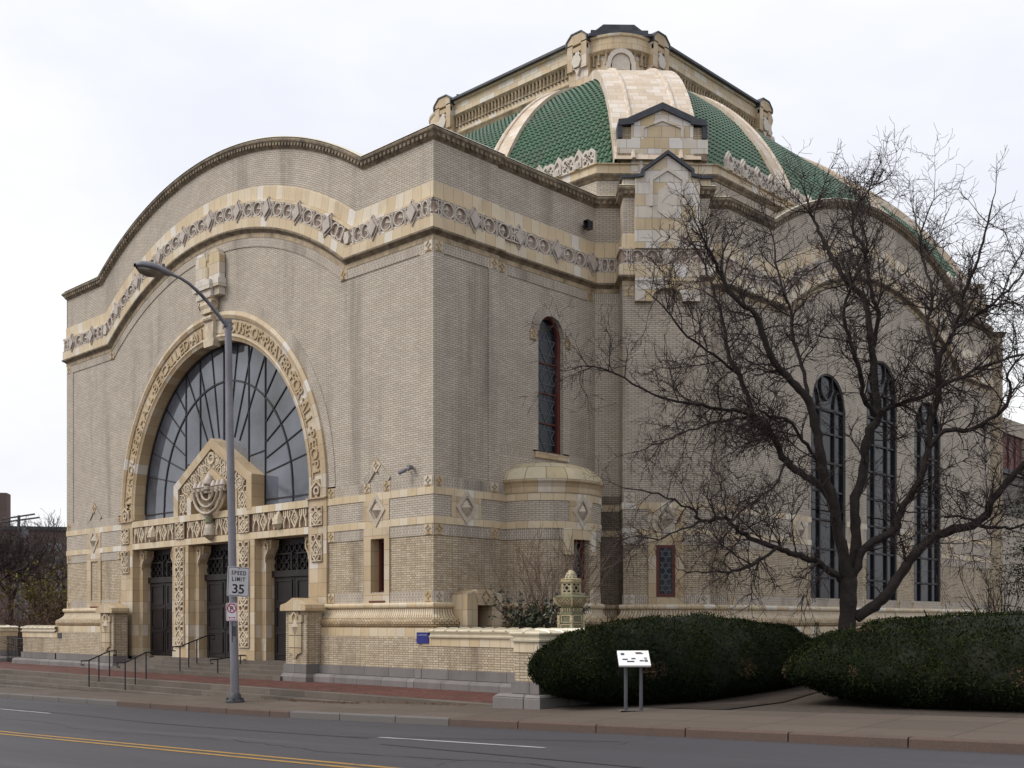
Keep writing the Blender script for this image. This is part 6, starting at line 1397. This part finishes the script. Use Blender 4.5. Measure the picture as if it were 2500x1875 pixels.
# clipped evergreen mounds
def mound(name, label, c, a, b, zc, up, dn, rz, n, seed, ez=.92):
    r_ = np.random.default_rng(seed)
    t = thing(name, label, 'hedge', (c[0], c[1], zc-dn), rz)
    def surf(th, ph, s=1.0):      # th azimuth, ph elevation -pi/2..pi/2
        e = .80; f = lambda v: np.sign(v)*np.abs(v)**e
        g = lambda v: np.sign(v)*np.abs(v)**ez
        x = a*g(np.cos(ph))*f(np.cos(th)); y = b*g(np.cos(ph))*f(np.sin(th)); z = np.where(ph > 0, up, dn)*g(np.sin(ph))
        l = 1+.030*np.sin(x*2.3+seed)*np.cos(y*1.9)+.022*np.sin(x*5.1+y*4.3)+.018*np.sin(z*6+y*3.1+x)
        return np.stack([x*l*s, y*l*s, np.where(z > 0, z*l, z)*s+dn], -1)
    mb = MB(); G = [[tuple(surf(np.array(2*pi*i/48), np.array(-1.45+2.95*j/16), .965)) for i in range(49)] for j in range(17)]
    mb.grid(G); mb.build('inner_branches', M_HEDGEI, t, smooth=80)
    th = r_.uniform(0, 2*pi, n*3); ph = np.arcsin(r_.uniform(-.93, 1, n*3))
    e = 1e-3; p = surf(th, ph); u = surf(th+e, ph)-p; v = surf(th, ph+e)-p; nr = np.cross(u, v); w = np.linalg.norm(nr, axis=1); keep = r_.random(n*3) < w/np.percentile(w, 96)
    p, nr = p[keep][:n], (nr[keep]/w[keep][:, None])[:n]; N = len(p)
    sz = r_.uniform(.022, .052, (N, 1)); tdir = r_.normal(0, 1, (N, 3)); tdir -= nr*np.sum(tdir*nr, 1, keepdims=True); tdir /= np.linalg.norm(tdir, axis=1, keepdims=True)
    out = nr*r_.uniform(.15, .9, (N, 1))+tdir*r_.uniform(.5, 1, (N, 1))+np.array((0, 0, .25)); out /= np.linalg.norm(out, axis=1, keepdims=True); sd = np.cross(out, nr+r_.normal(0, .5, (N, 3))); sd /= np.linalg.norm(sd, axis=1, keepdims=True)
    base = p+nr*r_.uniform(-.10, .015, (N, 1)); V = np.stack([base-sd*sz*.28, base+sd*sz*.28, base+out*sz+sd*sz*.16, base+out*sz-sd*sz*.16], 1).reshape(-1, 3)
    lng = r_.random(N) < .012; V = V.reshape(N, 4, 3); V[lng, 2:] += (out*r_.uniform(.05, .16, (N, 1)))[lng][:, None]; V = V.reshape(-1, 3)
    hole = np.sin(p[:, 0]*3.1+seed)*np.cos(p[:, 1]*2.7+2*seed)*np.sin(p[:, 2]*4.3+1) > .72; brown = (np.sin(p[:, 0]*1.9+2*seed)*np.sin(p[:, 1]*2.3+seed)*np.cos(p[:, 2]*3.7) > .74) & (r_.random(N) < .5)
    V = V.reshape(N, 4, 3); V[hole & (r_.random(N) < .6)] *= .955; V = V.reshape(-1, 3)
    pick = r_.random(N)+.25*np.sin(p[:, 0]*1.7)*np.cos(p[:, 1]*1.3)
    me = bpy.data.meshes.new('foliage'); me.from_pydata(V.tolist(), [], np.arange(N*4).reshape(-1, 4).tolist()); me.materials.append(M_HEDGE); me.materials.append(M_HEDGE2); me.materials.append(M_HEDGE3)
    me.polygons.foreach_set('material_index', np.where(brown, 2, ((pick > .78) & (nr[:, 2] > -.1))).astype(np.int32)); me.update()
    o = bpy.data.objects.new('foliage', me); COL.objects.link(o); o.parent = t
    return t
mound('clipped_hedge', 'round clipped dark evergreen hedge behind the white information panel', (7.85, .55), 1.42, 4.5, 1.15, 1.20, .78, R(-7), 120000, 1, 1.0)
mound('clipped_hedge', 'large round clipped dark evergreen hedge at the lower right corner', (15.35, 1.3), 4.85, 2.9, 1.30, 1.08, .84, R(3), 160000, 2, .9)
# leafy or twiggy bushes
def bush(name, label, loc, h, w, stems, m, levels=2, lean=.35, leaves=None, cat='shrub', r=.012, group=None, amp=.14):
    t = thing(name, label, cat, loc, 0, group); mb = MB(); tips = []
    for k in range(stems):
        a = rng.uniform(0, 2*pi); q = rng.uniform(0, lean); d = np.array((cos(a)*sin(q*w), sin(a)*sin(q*w), cos(q*w))); L = h*rng.uniform(.6, 1)/max(.5, d[2]); n = 7
        p = wig((cos(a)*.12*w*rng.random(), sin(a)*.12*w*rng.random(), 0), d, L, n, amp*.5, up=.01); mb.tube([tuple(v) for v in p], [r*(1-.7*i/n) for i in range(n+1)], 4, cap=False); tips += p[2:]
        for j in range(5):
            i = rng.integers(2, n); dd = p[i]-p[i-1]; dd /= np.linalg.norm(dd); s = wig(p[i], rdir(dd, rng.uniform(.3, .7)), L*rng.uniform(.15, .4), 4, amp, up=.05); mb.tube([tuple(v) for v in s], [r*.5, r*.42, r*.36, r*.3, r*.22], 3, cap=False); tips += s[1:]
            if levels > 2:
                for _ in range(3): i2 = rng.integers(1, 4); s2 = wig(s[i2], rdir((s[i2]-s[i2-1])/np.linalg.norm(s[i2]-s[i2-1]), .6), L*.12, 3, amp); mb.tube([tuple(v) for v in s2], r*.2, 3, cap=False); tips += s2[1:]
    mb.build('stems', m, t, merge=False, nouv=True)
    if leaves:
        lm, cnt, sz = leaves; lb = MB()
        for k in range(cnt):
            c = tips[rng.integers(0, len(tips))]+rng.normal(0, sz*.8, 3); u = rng.normal(0, 1, 3); u /= np.linalg.norm(u); v = np.cross(u, rng.normal(0, 1, 3)); v /= np.linalg.norm(v)
            lb.face([c-u*sz-v*sz*.1, c+v*sz*.42, c+u*sz, c-v*sz*.42])
        lb.build('foliage', lm, t, merge=False, nouv=True)
    return t
bush('bare_shrub', 'tall leafless vase shaped shrub behind the coping wall beside the round bay', (2.75, 1.35, 1.45), 3.0, 1.25, 34, M_SHRUBT, 3, .62, r=.017)
bush('evergreen_shrub', 'low glossy evergreen shrub at the foot of the leafless vase shrub', (2.85, 1.1, 1.45), 1.35, 1.35, 26, M_TWIG, 2, .75, (M_LEAF, 2000, .055))
bush('evergreen_shrub', 'small low evergreen sprig between the leafless shrub and the glazed urn', (3.75, .6, 1.3), .75, 1.4, 10, M_TWIG, 2, .7, (M_LEAF, 280, .045))
for k, (s, c) in enumerate(((-1.5, 0), (0, 1), (1.5, 0))):
    lab = ['low brown twiggy shrub at the foot of the corner buttress, nearest the urn', 'low brown twiggy shrub at the middle of the corner buttress foot', 'low brown twiggy shrub at the foot of the corner buttress, nearest the bare tree'][k]
    bush('twiggy_shrub', lab, (3.9+s*.72, 5.6+s*.69, 1.1), 1.35, 1.7, 46, M_BROWN, 3, .75, (M_BROWN, 500, .03) if k else (M_GOLD, 260, .025), r=.008, amp=.3)
bush('bare_shrub', 'thin dark leafless shrub at the far right foot of the temple', (8.6, 16.6, 1.1), 3.0, 1.0, 16, M_TWIG, 3, .5, r=.022)
def conifer(label, loc, h, r, n, lm, name='conifer'):
    t = thing(name, label, 'tree', loc); mb = MB(); mb.tube([(0, 0, 0), (0, 0, h*.95)], [max(.03, h*.02), .01], 6); mb.build('trunk', M_BARK, t)
    lb = MB()
    for k in range(n):
        f = rng.random()**.8; z = h*f; rr = r*(1-f)**.75*rng.uniform(.35, 1.05)+.02; a = rng.uniform(0, 2*pi); c = np.array((rr*cos(a), rr*sin(a), z+.05)); d = np.array((cos(a), sin(a), rng.uniform(-.3, .5)))+rng.normal(0, .3, 3); d /= np.linalg.norm(d); s = np.cross(d, (0, 0, 1.))+rng.normal(0, .3, 3); s /= np.linalg.norm(s); L = r*rng.uniform(.08, .2)
        lb.face([c-s*L*.3, c+d*L-s*L*.12, c+d*L+s*L*.12, c+s*L*.3])
    lb.build('crown', lm, t, merge=False, nouv=True); return t
conifer('small dark conical evergreen between the two clipped hedges', (8.35, 5.3, .75), 1.4, .19, 1500, M_HEDGE, 'conical_evergreen')
# drooping evergreen at the right edge
def airy_tree(label, loc, h, r):
    t = thing('evergreen_tree', label, 'tree', loc); mb = MB(); mb.tube([(0, 0, 0), (.1, 0, h*.5), (0, .1, h)], [.12, .09, .02], 6); mb.build('trunk', M_BARK, t); lb = MB(); bb = MB()
    for k in range(70):
        z = h*rng.uniform(.2, 1); a = rng.uniform(0, 2*pi); L = r*(1.15-.75*z/h)*rng.uniform(.6, 1.1); p = wig((0, 0, z), (cos(a), sin(a), .15), L, 6, .1, droop=.06); bb.tube([tuple(v) for v in p], [.02, .017, .014, .012, .009, .007, .004], 3, cap=False)
        for _ in range(110):
            c = p[rng.integers(2, 7)]+rng.normal(0, .09, 3)-np.array((0, 0, .05)); u = rng.normal(0, 1, 3)+np.array((0, 0, -.8)); u /= np.linalg.norm(u); v = np.cross(u, rng.normal(0, 1, 3)); v /= np.linalg.norm(v); s = rng.uniform(.04, .09); lb.face([c-v*s*.25, c+u*s, c+v*s*.25])
    bb.build('branches', M_TWIG, t, merge=False, nouv=True); lb.build('crown', M_HEDGE, t, merge=False, nouv=True)
airy_tree('dark drooping evergreen at the right edge before the plain annex', (10.3, 15.2, .9), 5.9, 2.1)
# far bare trees and undergrowth at the left
def bare_tree(label, loc, h, r, seed, m=M_TWIG, spread=.5):
    t = thing('bare_tree', label, 'tree', loc, 0, 'distant bare trees'); tr = MB(); cr_ = MB()
    p = wig((0, 0, 0), (.03, .02, 1), h*.42, 6, .05, up=.05); tr.tube([tuple(v) for v in p], [r*(1-.07*i) for i in range(7)], 7); tr.build('trunk', M_BARK, t)
    def rec(p0, d, L, r, lev):
        n = 4; q = wig(p0, d, L, n, .16, up=.05); cr_.tube([tuple(v) for v in q], [max(.010, r*(1-.5*i/n)) for i in range(n+1)], 4 if lev < 2 else 3, cap=False)
        if lev >= 4: return
        for k in range(4 if lev < 2 else 3):
            i = rng.integers(2, n+1); dd = q[i]-q[i-1]; dd /= np.linalg.norm(dd); rec(q[i], rdir(dd, rng.uniform(.25, spread+.25)), L*rng.uniform(.5, .75), r*.55, lev+1)
    for k in range(6): i = rng.integers(3, 7); rec(p[i], rdir(np.array((0, 0, 1.)), rng.uniform(.2, .75)), h*.22, r*.5, 0)
    cr_.build('crown', m, t, merge=False, nouv=True)
for k, (px, d, h, top) in enumerate(((22, 70, 12, 0), (78, 84, 13.2, 0), (118, 100, 15, 0), (160, 76, 14.0, 0), (-20, 62, 11, 0))):
    c = px_at(px, 1518, d); lab = ['bare tree left of the utility pole before the apartment block', 'bare tree right of the utility pole before the apartment block', 'thin bare tree between the utility pole and the temple wall', 'bare tree half hidden behind the left wall of the temple', 'bare tree at the left edge of the view'][k]
    bare_tree(lab, (c[0], c[1], -.8), h, .19, k)
for k, (px, d, h, m, lf) in enumerate(((20, 60, 2.9, M_BROWN, (M_BROWN, 2000, .08)), (62, 56, 3.0, M_BROWN, (M_BROWN, 2200, .08)), (105, 54, 3.1, M_BROWN, (M_BROWN, 2400, .08)), (150, 52, 3.3, M_BROWN, (M_BROWN, 2400, .08)), (-25, 58, 2.8, M_BROWN, (M_BROWN, 2000, .08)))):
    c = px_at(px, 1518, d); lab = ['dense brown leafless bush below the utility pole', 'dense brown leafless bush behind the iron gate', 'dense brown leafless bush below the yellow evergreen', 'dense brown leafless bush against the left end of the temple', 'dense brown leafless bush at the left edge of the view'][k]
    bush('brown_bush', lab, (c[0], c[1], -.6), h, 2.2, 60, m, 3, .55, lf, r=.03, amp=.35)
c = px_at(128, 1518, 62); bush('yellow_evergreen', 'yellow green evergreen bush above the brown undergrowth at the left', (c[0], c[1], .6), 5.0, 1.4, 34, M_BROWN, 3, .45, (M_GOLD, 3000, .10), r=.03, amp=.3)
for k, (x, y, h) in enumerate(((-40, -27, 16), (-49, -31, 18), (-33, -33, 17))):     # street trees opposite, mirrored in the great window
    bare_tree(['bare street tree across the road, mirrored in the middle of the arched window', 'bare street tree across the road, mirrored at the left of the arched window', 'bare street tree across the road, mirrored at the right of the arched window'][k], (x, y, zs(x)), h, .26, k, M_TWIG, .5)
# dead leaves in the angle of the lowest step
lb = MB()
for k in range(420):
    x = rng.choice([rng.uniform(-1.8, 1.2), rng.uniform(.6, 4.6), rng.uniform(-11, 5)], p=[.5, .3, .2]); y = TE-.02-abs(rng.normal(0, .11)) - (.29 if zwalk(x, TE-.3) < TZ-.155 else 0); z = zwalk(x, y)+.012+rng.uniform(0, .02); a = rng.uniform(0, 6.3); s = rng.uniform(.018, .045)
    lb.face([(x+s*cos(a), y+s*sin(a), z), (x-s*sin(a)*.6, y+s*cos(a)*.6, z+rng.uniform(0, .015)), (x-s*cos(a), y-s*sin(a), z), (x+s*sin(a)*.6, y-s*cos(a)*.6, z+rng.uniform(0, .012))])
tag(lb.build('dead_leaves', M_DEADLEAF), 'scattered brown dead leaves along the bottom of the terrace step', 'leaves', None, 'stuff')
